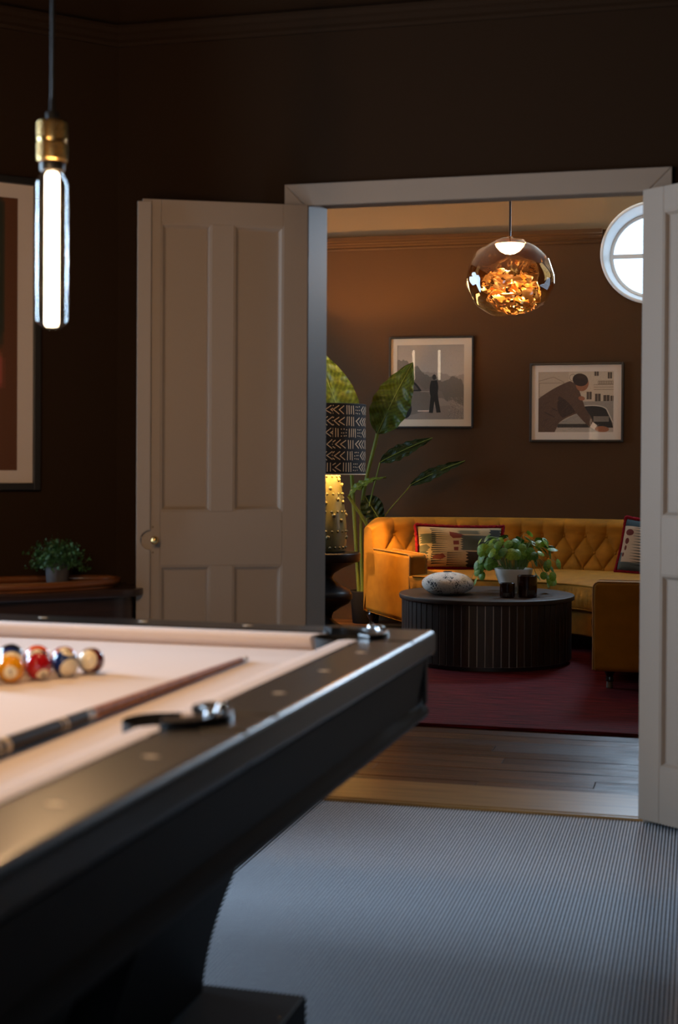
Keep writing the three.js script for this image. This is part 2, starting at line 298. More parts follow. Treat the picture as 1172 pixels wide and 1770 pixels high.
// ------------------------------------------------------------------ pool table
const TABLE = thing('pool_table', 'black pool table with pale cloth and brass sights', 'pool table', [-1.449, 0, -2.153], -0.021);
const onTable = (x, y, z) => TABLE.localToWorld(V(x, y, z));
TABLE.updateMatrixWorld(true);
{
  const pw = 0.584, pl = 1.1685, hw = 0.779, hl = 1.3635, top = 0.79, bed = 0.75, T = TABLE;
  const clothMap = rep(fineBump, 3, 3);
  const cloth = phy(rgb(0.7, 0.61, 0.58), 0.9, { bumpMap: clothMap, bumpScale: 0.0006, sheen: 0.3, sheenRoughness: 0.6, sheenColor: rgb(0.8, 0.7, 0.65) });
  const pearl = phy(rgb(0.75, 0.6, 0.42), 0.3);
  const lay = (s, y0, y1, bevel) => extrude(s, y1 - y0, bevel, 6, 20).rotateX(-Math.PI / 2).translate(0, y0, 0);   // plan shape (x, -z) stood on its side
  // bed
  const bedShape = shapeOf([[-pw - 0.05, -pl - 0.05], [pw + 0.05, -pl - 0.05], [pw + 0.05, pl + 0.05], [-pw - 0.05, pl + 0.05]]);
  obj('bed_cloth', lay(bedShape, 0.72, bed, 0), cloth, T);
  // wooden rails, corner blocks, pocket blocks
  const y0 = 0.728, bv = 0.016;
  for (const s of [-1, 1]) {
    const e = [[-(pw - 0.06), pl + 0.05], [pw - 0.06, pl + 0.05], [pw - 0.06, hl], [-(pw - 0.06), hl]].map(([x, y]) => [x, s * y]);
    obj('rail_top', lay(shapeOf(e), y0, top, bv), blackWood, T);
    for (const q of [-1, 1]) obj('rail_top', lay(shapeOf([[pw + 0.05, 0.076], [hw, 0.076], [hw, pl - 0.06], [pw + 0.05, pl - 0.06]].map(([x, y]) => [s * x, q * y])), y0, top, bv), blackWood, T);
  }
  const pocketRing = (cx, cy, a0, a1, sx, sy, studs) => {
    const p = new THREE.Group(); p.name = 'pocket'; T.add(p);
    const R0 = 0.068, R1 = 0.112, sh = new THREE.Shape(), N = 24;
    for (let k = 0; k <= N; k++) { const a = lerp(a0, a1, k / N); sh[k ? 'lineTo' : 'moveTo'](sx * (cx + R1 * Math.cos(a)), sy * (cy + R1 * Math.sin(a))); }
    for (let k = N; k >= 0; k--) { const a = lerp(a0, a1, k / N); sh.lineTo(sx * (cx + R0 * Math.cos(a)), sy * (cy + R0 * Math.sin(a))); }
    obj('pocket_iron', lay(sh, top - 0.012, top + 0.013, 0.005), phy(rgb(0.008, 0.008, 0.009), 0.28, { clearcoat: 0.3 }), p);
    const cupPts = [[R0 + 0.002, top - 0.004], [R0, 0.72], [0.06, 0.66], [0.03, 0.63], [0, 0.625]];
    obj('pocket_cup', lathe(cupPts, 28).translate(sx * cx, 0, -sy * cy), std(rgb(0.006, 0.006, 0.006), 0.7), p);
    for (const a of studs) obj('stud', lathe([[0.0095, 0], [0.0095, 0.004], [0.007, 0.009], [0, 0.011]], 16).translate(sx * (cx + 0.094 * Math.cos(a)), top + 0.012, -sy * (cy + 0.094 * Math.sin(a))), chrome, p);
  };
  for (const sx of [-1, 1]) for (const sy of [-1, 1]) {
    const R = 0.0781, s = new THREE.Shape(), P = (x, y) => [sx * x, sy * y], pts = [];
    pts.push(P(pw + 0.05, pl - 0.06), P(hw, pl - 0.06));
    for (let k = 0; k <= 6; k++) { const a = k / 6 * Math.PI / 2; pts.push(P(hw - 0.025 + 0.025 * Math.cos(a), hl - 0.025 + 0.025 * Math.sin(a))); }
    pts.push(P(pw - 0.06, hl), P(pw - 0.06, pl + 0.05));
    for (let k = 1; k < 16; k++) { const a = lerp(2.447, -0.876, k / 16); pts.push(P(pw + R * Math.cos(a), pl + R * Math.sin(a))); }
    obj('corner_block', lay(shapeOf(pts), y0, top, 0.016), blackWood, T);
    pocketRing(pw, pl, 2.3, -0.73, sx, sy, [0.35, 0.6, 1.0]);
  }
  for (const sx of [-1, 1]) {
    const pts = [[pw + 0.05, -0.076], [hw, -0.076], [hw, 0.076], [pw + 0.05, 0.076]];
    for (let k = 1; k < 14; k++) { const a = lerp(1.31, -1.31, k / 14); pts.push([pw + 0.03 + 0.0782 * Math.cos(a), 0.0782 * Math.sin(a)]); }
    obj('pocket_block', lay(shapeOf(pts.map(([x, y]) => [sx * x, y])), y0, top, 0.016), blackWood, T);
    pocketRing(pw + 0.022, 0, 1.25, -1.25, sx, 1, [0.5, 0.1, -0.3]);
  }
  // cushions: profile swept between cut ends
  const cushion = (len, backLen, place) => {
    const prof = [[0.05, 0.787, 1], [0.03, 0.789, 0.6], [0.008, 0.787, 0.16], [0.001, 0.7835, 0.02], [0, 0.777, 0], [0.002, 0.768, 0.04], [0.005, 0.751, 0.1], [0.05, 0.7505, 1]];
    const g = grid(24, prof.length - 1, (u, v) => { const [d, y, b] = prof[Math.round(v * (prof.length - 1))]; return [lerp(-1, 1, u) * lerp(len, backLen, b), y, d]; });
    const ends = [-1, 1].map((s) => { const sh = [], p = [], ix = []; prof.forEach(([d, y, b]) => p.push(s * lerp(len, backLen, b), y, d)); p.push(s * lerp(len, backLen, 0.6), 0.772, 0.03); for (let k = 0; k < prof.length; k++) ix.push(k, (k + 1) % prof.length, prof.length); const e = new THREE.BufferGeometry(); e.setAttribute('position', new THREE.Float32BufferAttribute(p, 3)); e.setAttribute('uv', new THREE.Float32BufferAttribute(new Array(p.length / 3 * 2).fill(0), 2)); e.setIndex(ix); const n = e.toNonIndexed(); n.computeVertexNormals(); return n; });
    const m = obj('cushion', [g, ...ends], cloth, T); place(m);
  };
  for (const s of [-1, 1]) {
    cushion(pw - 0.085, pw - 0.052, (m) => { m.position.z = s * pl; m.rotation.y = s > 0 ? 0 : Math.PI; });
    for (const q of [-1, 1]) cushion((pl - 0.085 - 0.075) / 2, (pl - 0.052 - 0.055) / 2, (m) => { m.position.set(s * pw, 0, q * (pl + 0.003) / 2); m.rotation.y = s * Math.PI / 2; });
  }
  // sights
  const sight = lay(shapeOf([[-0.014, 0], [0, -0.008], [0.014, 0], [0, 0.008]]), 0, 0.0006, 0);
  const unit = 2 * pl / 8;
  for (const s of [-1, 1]) {
    for (let k = -3; k <= 3; k++) if (k) obj('sight', sight, pearl, T).position.set(s * (hw - 0.072), top, k * unit);
    for (let k = -1; k <= 1; k++) { const o = obj('sight', sight, pearl, T); o.position.set(k * unit, top, s * (hl - 0.066)); }
  }
  // apron: one profile carried round the four sides
  const ap = [[0.004, 0.73], [0.017, 0.727], [0.018, 0.72], [0.03, 0.625], [0.032, 0.612], [0.026, 0.604], [0.02, 0.594], [0.018, 0.582], [0.022, 0.572], [0.034, 0.562], [0.06, 0.56], [0.06, 0.73]];
  const strip = (A, B) => {                                         // A, B: functions of the inset, ends of the run
    const gs = [];
    for (let k = 0; k < ap.length - 1; k++) { const [d0, a0] = ap[k], [d1, a1] = ap[k + 1], p = [A(d0), B(d0), A(d1), B(d1)]; gs.push(grid(1, 1, (u, v) => { const q = p[(v ? 2 : 0) + (u ? 1 : 0)]; return [q[0], v ? a1 : a0, q[1]]; })); }
    return gs;
  };
  for (const s of [-1, 1]) {
    obj('apron', strip((d) => [-(hw - d), s * (hl - d)], (d) => [hw - d, s * (hl - d)]), apronBlack, T);
    for (const q of [-1, 1]) obj('apron', strip((d) => [s * (hw - d), q * 0.001], (d) => [s * (hw - d), q * (hl - d)]), apronBlack, T);
    for (const q of [-1, 1]) obj('corner_trim', [rbox(0.008, 0.12, 0.03, 0.003, s * (hw - 0.021), 0.668, q * (hl - 0.052))], apronBlack, T);
  }
  obj('cabinet', box(2 * hw - 0.13, 0.16, 2 * hl - 0.13, 0, 0.645, 0), blackWood, T);
  // curved pedestals on flat plinths
  for (const q of [-1, 1]) {
    const s = new THREE.Shape(); s.moveTo(-0.62, 0.57); s.lineTo(0.62, 0.57); s.bezierCurveTo(0.52, 0.4, 0.445, 0.25, 0.435, 0.09); s.lineTo(-0.435, 0.09); s.bezierCurveTo(-0.445, 0.25, -0.52, 0.4, -0.62, 0.57);
    obj('pedestal', extrude(s, 0.5, 0.006, 2, 24).translate(0, 0, q * 0.37 - 0.25), blackStain, T);
    obj('plinth', rbox(1.3, 0.1, 0.58, 0.006, 0, 0.05, q * 0.37 - 0.0), blackStain, T);
  }
}

// balls
const ballKinds = {
  1: ['yellow', '#e59a12'], 2: ['blue', '#12306e'], 3: ['red', '#a5141c'], 4: ['purple', '#3a1850'], 5: ['orange', '#dd5a18'], 6: ['green', '#0e4a30'], 7: ['maroon', '#5c0c12'], 8: ['black', '#0c0c0e'],
};
function poolBall(n, x, z, yaw, tilt, label) {
  const stripe = n > 8, [cn, col] = ballKinds[stripe ? n - 8 : n];
  const tex = canvasTex(256, 128, (c, w, h) => {
    c.fillStyle = stripe ? '#efe3c4' : col; c.fillRect(0, 0, w, h);
    if (stripe) { c.fillStyle = col; c.fillRect(0, h * 0.27, w, h * 0.46); }
    for (const u of [0.25, 0.75]) { c.fillStyle = '#efe3c4'; c.beginPath(); c.ellipse(u * w, h / 2, 21, 21, 0, 0, 7); c.fill(); c.fillStyle = '#141414'; c.font = 'bold 24px sans-serif'; c.textAlign = 'center'; c.textBaseline = 'middle'; c.fillText(String(n), u * w, h / 2 + 1); }
  });
  const b = obj('pool_ball', new THREE.SphereGeometry(0.02858, 40, 28), phy(rgb(1, 1, 1), 0.08, { map: tex, clearcoat: 1, clearcoatRoughness: 0.03 }));
  b.position.set(x, 0.75 + 0.02858, z); b.rotation.order = 'YXZ'; b.rotation.set(tilt, yaw, 0.2); tag(b, label, 'pool ball', 'balls racked on the pool table');
}
{
  const e = [0.035, -0.055], l = [-0.030, -0.0575], o = [-1.378, -2.632];
  const rack = [
    [1, 0, 0, 0.45, 0.1, 'yellow number one ball at the near corner of the rack'], [3, 1, 0, 0.9, 0.6, 'dark red ball between the yellow ball and the blue striped ball'],
    [10, 2, 0, -2.0, 1.2, 'blue and cream striped ball beside the dark red ball'], [15, 3, 0, 0.25, 1.35, 'mostly cream maroon-striped ball at the right end of the rack'],
    [6, -1, 0, 0.4, 0.2, 'green ball left of the yellow ball'],
    [4, -1, 1, 0.3, 0.7, 'purple ball behind the yellow ball at the picture edge'], [9, 0, 1, 1.2, 0.9, 'yellow and cream striped ball behind the yellow ball'], [12, 1, 1, 0.2, -0.9, 'purple and cream striped ball behind the dark red ball'], [11, 2, 1, 0.5, -0.8, 'red and cream striped ball behind the blue striped ball'],
    [13, -1, 2, 0.8, 0.5, 'orange and cream striped ball in the third row'], [2, 0, 2, 1.2, 0.4, 'plain blue ball in the third row'], [5, 1, 2, 0.3, -0.3, 'plain orange ball in the third row'],
    [14, -1, 3, 0.3, 0.3, 'green and cream striped ball in the fourth row'], [8, 0, 3, 0, 0, 'black number eight ball at the back of the rack'], [7, -1, 4, 0, 0, 'maroon ball at the far left corner of the rack'],
  ];
  for (const [n, i, j, yaw, tilt, label] of rack) poolBall(n, o[0] + e[0] * i + l[0] * j, o[1] + e[1] * i + l[1] * j, yaw, tilt, label);
}
// cue
{
  const tip = V(-1.013, 0.7575, -3.076), dir = V(-0.0287, 0.0058, 1).normalize(), c = thing('pool_cue', 'wooden pool cue with black butt lying on the pale cloth', 'cue');
  c.position.copy(tip); c.quaternion.setFromUnitVectors(V(0, 1, 0), dir);
  const rad = (t) => lerp(0.0065, 0.0156, Math.pow(t / 1.45, 1.0));
  const seg = (a, b, n = 6) => lathe(Array.from({ length: n + 1 }, (_, k) => [rad(lerp(a, b, k / n)), lerp(a, b, k / n)]), 20);
  const ash = phy(rgb(0.62, 0.23, 0.07), 0.45, { specularIntensity: 0.4, map: rep(grainTex, 1, 1) });
  const black = phy(rgb(0.01, 0.006, 0.006), 0.35, { specularIntensity: 0.5 }), ivory = phy(rgb(0.7, 0.55, 0.35), 0.3);
  obj('leather_tip', lathe([[0, -0.004], [0.004, -0.003], [0.006, 0], [0.006, 0.008]], 16), std(rgb(0.25, 0.17, 0.12), 0.8), c);
  obj('ferrule', seg(0.008, 0.032), phy(rgb(0.75, 0.66, 0.55), 0.35), c);
  obj('shaft', seg(0.032, 0.8, 10), ash, c);
  obj('joint_collar', seg(0.8, 0.83), phy(rgb(0.45, 0.42, 0.4), 0.25, { metalness: 0.7 }), c);
  obj('butt', seg(0.83, 1.45, 10), black, c);
  for (const [a, b] of [[0.905, 0.913], [0.925, 0.929], [1.1, 1.116], [1.13, 1.14], [1.25, 1.26]]) obj('ring', lathe([[rad(a) + 0.0002, a], [rad(b) + 0.0002, b]], 20), ivory, c);
  obj('bumper', lathe([[0.0146, 1.45], [0.0146, 1.462], [0.01, 1.47], [0, 1.471]], 20), blackPlastic, c);
}

// ------------------------------------------------------------------ tube pendants
const glow = std(rgb(1, 0.9, 0.75), 0.5, { emissive: rgb(1, 0.78, 0.52), emissiveIntensity: 9 });
const clearGlass = phy(rgb(1, 1, 1), 0.02, { transmission: 1, thickness: 0, ior: 1.5 });
function tubePendant(x, y, z, ceil, label, power, group) {           // y: bottom of the bulb
  const g = thing('tube_pendant_light', label, 'pendant light', [x, y, z], 0, group), R = 0.0355, L = 0.352;
  obj('bulb_glass', lathe([[0, 0], [0.015, 0.001], [R - 0.004, 0.014], [R, 0.02], [R, L - 0.03], [R - 0.006, L - 0.016], [0.022, L - 0.002], [0.02, L + 0.008]], 48), clearGlass, g);
  obj('bulb_tube', lathe([[0, 0.006], [0.013, 0.007], [0.0155, 0.014], [0.0155, L - 0.012], [0.012, L - 0.004], [0, L - 0.002]], 32), glow, g);
  obj('bulb_cap', lathe([[0.02, L - 0.004], [0.027, L], [0.027, L + 0.018], [0.024, L + 0.02]], 40), blackMetal, g);
  const h = L + 0.02, knurl = [], seg = 60;
  for (let k = 0; k <= 10; k++) knurl.push([k % 5 === 0 || k % 5 === 5 ? 0.0305 : 0.0325, h + 0.09 * k / 10]);
  const s = obj('lamp_socket', lathe([[0.026, h], [0.0315, h], [0.0325, h + 0.003], [0.0325, h + 0.04], [0.031, h + 0.0425], [0.031, h + 0.0445], [0.0325, h + 0.047], [0.0325, h + 0.086], [0.03, h + 0.09], [0.014, h + 0.091]], 48), brass, g);
  const flute = new THREE.CylinderGeometry(0.0013, 0.0013, 0.036, 5);
  const ridges = []; for (let k = 0; k < 44; k++) for (const yy of [h + 0.0215, h + 0.0665]) { const a = k / 44 * 2 * Math.PI; ridges.push(flute.clone().translate(0.0326 * Math.cos(a), yy, 0.0326 * Math.sin(a))); }
  obj('knurling', ridges, brass, s);
  obj('cord_grip', lathe([[0.014, h + 0.09], [0.014, h + 0.108], [0.006, h + 0.112], [0.0055, h + 0.14], [0, h + 0.141]], 24), blackPlastic, g);
  obj('cord', cyl(0.0042, 0.0042, ceil - y - h - 0.13, 0, (ceil - y + h + 0.13) / 2, 0, 10), blackPlastic, g);
  obj('ceiling_rose', cyl(0.05, 0.045, 0.03, 0, ceil - y - 0.015, 0), blackMetal, g);
  for (const k of [0.2, 0.5, 0.8]) { const l = new THREE.PointLight(rgb(1, 0.6, 0.29), power / 3, 0, 2); l.position.set(0, 0.02 + (L - 0.04) * k, 0); l.castShadow = true; l.shadow.radius = 0.7; g.add(l); }
}
tubePendant(-1.4, 1.504, -2.86, 3.4, 'clear glass tube bulb glowing in a brass socket over the pool table', 1.7, 'tube lights');
tubePendant(-1.43, 1.504, -1.9, 3.4, 'middle tube bulb pendant hanging over the pool table', 1.7, 'tube lights');
tubePendant(-1.46, 1.504, -0.95, 3.4, 'tube bulb pendant nearest the viewer over the pool table', 1.7, 'tube lights');
tubePendant(-3.2, 2.2, -5.75, 3.58, 'left tube bulb mirrored in the glass of the mountain picture', 0.3, 'lounge tube lights');
tubePendant(-2.9, 2.2, -5.75, 3.58, 'right tube bulb mirrored in the glass of the mountain picture', 0.3, 'lounge tube lights');

// ------------------------------------------------------------------ pictures
function picture(name, label, W, H, mat, fr, tex, dark, place, ior = 1.5, tint = rgb(1, 1, 1)) {      // centre at origin, back at z = 0
  const g = thing(name, label, 'picture'); place(g);
  const black = phy(rgb(0.012, 0.01, 0.009), 0.4);
  for (const s of [-1, 1]) { obj('frame', rbox(fr, H, 0.03, 0.003, s * (W - fr) / 2, 0, 0.016), black, g); obj('frame', rbox(W - 2 * fr, fr, 0.03, 0.003, 0, s * (H - fr) / 2, 0.016), black, g); }
  const w = W - 2 * fr, h = H - 2 * fr, [ml, mr, mt, mb] = mat;
  const o = shapeOf([[-w / 2, -h / 2], [w / 2, -h / 2], [w / 2, h / 2], [-w / 2, h / 2]]);
  o.holes.push(new THREE.Path([[-w / 2 + ml, -h / 2 + mb], [-w / 2 + ml, h / 2 - mt], [w / 2 - mr, h / 2 - mt], [w / 2 - mr, -h / 2 + mb]].map(([x, y]) => new THREE.Vector2(x, y))));
  obj('mount', extrude(o, 0.002).translate(0, 0, 0.012), std(dark, 0.8), g);
  obj('print', new THREE.PlaneGeometry(w - ml - mr + 0.004, h - mt - mb + 0.004).translate((ml - mr) / 2, (mb - mt) / 2, 0.0115), std(tint, 0.7, { map: tex }), g);
  obj('backing', box(W - 0.01, H - 0.01, 0.008, 0, 0, 0.005), black, g);
  obj('glazing', new THREE.PlaneGeometry(w, h).translate(0, 0, 0.019), phy(rgb(1, 1, 1), 0.0, { transmission: 1, thickness: 0, ior }), g);
  return g;
}
const grey = (v, a = 1) => `rgba(${v * 255 | 0},${v * 250 | 0},${v * 246 | 0},${a})`;
const roadPhoto = canvasTex(512, 544, (c, w, h) => {
  const g = c.createLinearGradient(0, 0, 0, h); g.addColorStop(0, grey(0.62)); g.addColorStop(0.45, grey(0.74)); g.addColorStop(1, grey(0.6)); c.fillStyle = g; c.fillRect(0, 0, w, h);
  const ridge = (y0, amp, v, s, fall) => { c.fillStyle = v; c.beginPath(); c.moveTo(0, h); for (let x = 0; x <= w; x += 4) c.lineTo(x, y0 + fall * x - amp * (0.5 + fbm(x / 90 + s, s, 1, 5))); c.lineTo(w, h); c.fill(); };
  ridge(200, 60, grey(0.6, 0.8), 2, 0.12); ridge(190, 130, grey(0.4, 0.75), 5.3, 0.32); ridge(270, 90, grey(0.5, 0.7), 8.1, 0.42); ridge(350, 60, grey(0.62, 0.85), 11, 0.22);
  c.fillStyle = grey(0.55); c.beginPath(); c.moveTo(0, 470); c.lineTo(420, 440); c.lineTo(w, 500); c.lineTo(w, h); c.lineTo(0, h); c.fill();
  for (let k = 0; k < 900; k++) { const x = rr(390, 510), y = rr(380, 540); c.fillStyle = grey(rr(0.25, 0.85), 0.5); c.fillRect(x, y, rr(1, 5), rr(1, 6)); }
  // a rounded old car, side on
  c.fillStyle = grey(0.46); c.beginPath(); c.moveTo(0, 345); c.lineTo(60, 330); c.quadraticCurveTo(130, 322, 190, 338); c.quadraticCurveTo(262, 350, 262, 400); c.quadraticCurveTo(264, 450, 236, 480); c.lineTo(90, 515); c.lineTo(0, 520); c.fill();
  c.fillStyle = grey(0.14); c.beginPath(); c.moveTo(0, 262); c.lineTo(110, 258); c.quadraticCurveTo(150, 270, 190, 336); c.lineTo(0, 340); c.fill();
  c.fillStyle = grey(0.34); c.beginPath(); c.moveTo(0, 272); c.lineTo(100, 268); c.quadraticCurveTo(135, 280, 165, 326); c.lineTo(0, 334); c.fill();
  c.fillStyle = grey(0.05); c.beginPath(); c.ellipse(62, 470, 52, 66, 0.1, 0, 7); c.fill(); c.fillStyle = grey(0.55); c.beginPath(); c.ellipse(40, 490, 24, 36, 0.1, 0, 7); c.fill();
  c.fillStyle = grey(0.85); c.fillRect(160, 476, 88, 9); c.fillStyle = grey(0.7); c.fillRect(180, 338, 70, 4);
  // plain standing figure in a dark suit, turned away
  c.fillStyle = grey(0.12); c.beginPath(); c.moveTo(262, 262); c.lineTo(306, 258); c.quadraticCurveTo(322, 300, 312, 350); c.lineTo(318, 400); c.lineTo(336, 492); c.lineTo(304, 494); c.lineTo(288, 410); c.lineTo(276, 496); c.lineTo(246, 494); c.lineTo(258, 380); c.quadraticCurveTo(242, 310, 262, 262); c.fill();
  c.fillStyle = grey(0.2); c.beginPath(); c.ellipse(285, 236, 15, 20, 0, 0, 7); c.fill();
  for (let k = 0; k < 6000; k++) { c.fillStyle = grey(rnd(), 0.08); c.fillRect(rr(0, w), rr(0, h), 3, 3); }
});
const streetPhoto = canvasTex(544, 448, (c, w, h) => {
  c.fillStyle = '#b9aa98'; c.fillRect(0, 0, w, h);
  c.fillStyle = '#c9bba8'; c.fillRect(220, 0, 324, 250); c.strokeStyle = '#8d7d6c'; c.lineWidth = 4;
  c.beginPath(); c.moveTo(0, 70); c.lineTo(110, 40); c.lineTo(190, 80); c.stroke(); c.strokeRect(6, 84, 180, 100); c.beginPath(); c.arc(250, 45, 24, 0, 7); c.stroke();
  for (const [x, y, ww, hh] of [[405, 0, 30, 34], [500, 8, 30, 46], [410, 165, 40, 56], [470, 175, 44, 50], [520, 180, 30, 46], [350, 150, 36, 56]]) { c.fillStyle = '#54473c'; c.fillRect(x, y, ww, hh); c.fillStyle = '#a99a88'; c.fillRect(x + ww / 2 - 2, y, 4, hh); }
  for (let k = 0; k < 3; k++) { c.fillStyle = '#9b8b79'; c.fillRect(400, 96 + k * 18, 144, 5); }
  for (let k = 0; k < 9; k++) c.strokeRect(432 + k * 12, 72, 9, 22);
  // grey car roof and window
  c.fillStyle = '#9a948c'; c.beginPath(); c.moveTo(290, 222); c.lineTo(544, 218); c.lineTo(544, 448); c.lineTo(120, 448); c.lineTo(150, 380); c.lineTo(300, 300); c.fill();
  c.fillStyle = '#2c2723'; c.beginPath(); c.moveTo(320, 260); c.quadraticCurveTo(450, 240, 490, 280); c.lineTo(530, 370); c.lineTo(544, 430); c.lineTo(420, 400); c.lineTo(340, 330); c.fill();
  c.strokeStyle = '#cfc7bb'; c.lineWidth = 7; c.beginPath(); c.moveTo(320, 255); c.quadraticCurveTo(460, 240, 494, 280); c.lineTo(538, 375); c.stroke();
  c.fillStyle = '#7d766e'; c.fillRect(400, 330, 110, 40); c.fillStyle = '#3a342f'; c.fillRect(140, 386, 260, 26); c.fillStyle = '#b4aca2'; c.fillRect(120, 414, 424, 34);
  // plain figure in a brown jacket leaning on the car, face turned away
  c.fillStyle = '#5a4232'; c.beginPath(); c.moveTo(0, 200); c.quadraticCurveTo(120, 110, 230, 70); c.quadraticCurveTo(285, 90, 300, 150); c.quadraticCurveTo(330, 240, 340, 270); c.quadraticCurveTo(390, 340, 405, 380); c.lineTo(375, 412); c.quadraticCurveTo(310, 350, 280, 310); c.quadraticCurveTo(190, 340, 150, 380); c.lineTo(120, 448); c.lineTo(0, 448); c.fill();
  c.fillStyle = '#3f2c21'; c.beginPath(); c.moveTo(150, 180); c.quadraticCurveTo(230, 220, 270, 300); c.lineTo(180, 340); c.quadraticCurveTo(120, 300, 150, 180); c.fill();
  c.strokeStyle = '#3a281d'; c.lineWidth = 5; c.beginPath(); c.moveTo(48, 300); c.lineTo(120, 336); c.moveTo(100, 270); c.lineTo(140, 290); c.stroke();
  c.fillStyle = '#e5d8c8'; c.beginPath(); c.moveTo(395, 372); c.lineTo(425, 395); c.lineTo(408, 428); c.lineTo(376, 408); c.fill();
  c.fillStyle = '#a2694a'; c.beginPath(); c.ellipse(462, 424, 50, 22, 0.05, 0, 7); c.fill(); c.beginPath(); c.ellipse(314, 198, 24, 16, 0.2, 0, 7); c.fill();
  c.fillStyle = '#9c6748'; c.beginPath(); c.ellipse(318, 92, 46, 54, 0.25, 0, 7); c.fill();
  c.fillStyle = '#33231a'; c.beginPath(); c.ellipse(304, 62, 56, 46, 0.25, 0, 7); c.fill();
  for (let k = 0; k < 240; k++) { c.strokeStyle = `rgba(${rnd() > 0.5 ? '160,125,95' : '25,15,8'},0.1)`; c.lineWidth = rr(1, 5); const x = rr(20, 330), y = 448 - (448 - 210 + x * 0.45) * rnd() * 0.8; c.beginPath(); c.moveTo(x, y); c.lineTo(x + rr(10, 40), y - rr(-10, 30)); c.stroke(); }
  for (let k = 0; k < 5000; k++) { c.fillStyle = `rgba(${rnd() > 0.5 ? '255,240,220' : '0,0,0'},0.07)`; c.fillRect(rr(0, w), rr(0, h), 3, 3); }
});
const colourField = canvasTex(512, 704, (c, w, h) => {
  c.fillStyle = '#5a2f0c'; c.fillRect(0, 0, w, h);
  const block = (x0, y0, x1, y1, col, n) => { for (let k = 0; k < n; k++) { c.fillStyle = col(rnd()); const e = 12; c.fillRect(x0 + rr(-e, e), y0 + rr(-e, e), (x1 - x0) * rr(0.9, 1.02), (y1 - y0) * rr(0.9, 1.02)); } };
  block(34, 14, 474, 380, (t) => `rgba(${18 + 14 * t | 0},${24 + 16 * t | 0},${12 + 6 * t | 0},0.25)`, 40);
  block(40, 402, 462, 486, (t) => `rgba(${150 + 60 * t | 0},${50 + 70 * t | 0},${50 + 50 * t | 0},0.2)`, 40);
  block(40, 500, 440, 680, (t) => `rgba(${180 + 30 * t | 0},${95 + 30 * t | 0},${14},0.22)`, 40);
  for (let k = 0; k < 260; k++) { c.fillStyle = `rgba(255,230,200,${0.03 + 0.04 * rnd()})`; c.fillRect(rr(40, 460), rr(20, 680), rr(2, 8), rr(10, 60)); }
});
picture('framed_picture', 'black-framed picture of a car on a misty mountain road behind the tall plant', 0.67, 0.715, [0.05, 0.062, 0.05, 0.055], 0.014, roadPhoto, rgb(0.62, 0.5, 0.36), (g) => g.position.set(-2.042, 1.869, ZF + 0.002), 1.5, rgb(1, 0.84, 0.68));
picture('framed_picture', 'black-framed colour picture of a brown-jacketed figure leaning over a car', 0.706, 0.602, [0.05, 0.058, 0.052, 0.058], 0.016, streetPhoto, rgb(0.6, 0.5, 0.4), (g) => g.position.set(-0.918, 1.707, ZF + 0.002), 1.2, rgb(0.85, 0.76, 0.66));
picture('framed_picture', 'large framed painting of soft dark green, pink and orange blocks on canted wall', 0.84, 1.123, [0.057, 0.057, 0.05, 0.045], 0.026, colourField, rgb(0.6, 0.5, 0.42), (g) => { const p = canted(0.304 + 0.42, 1.6735, 0.002); g.position.copy(p); g.rotation.y = CANT; });

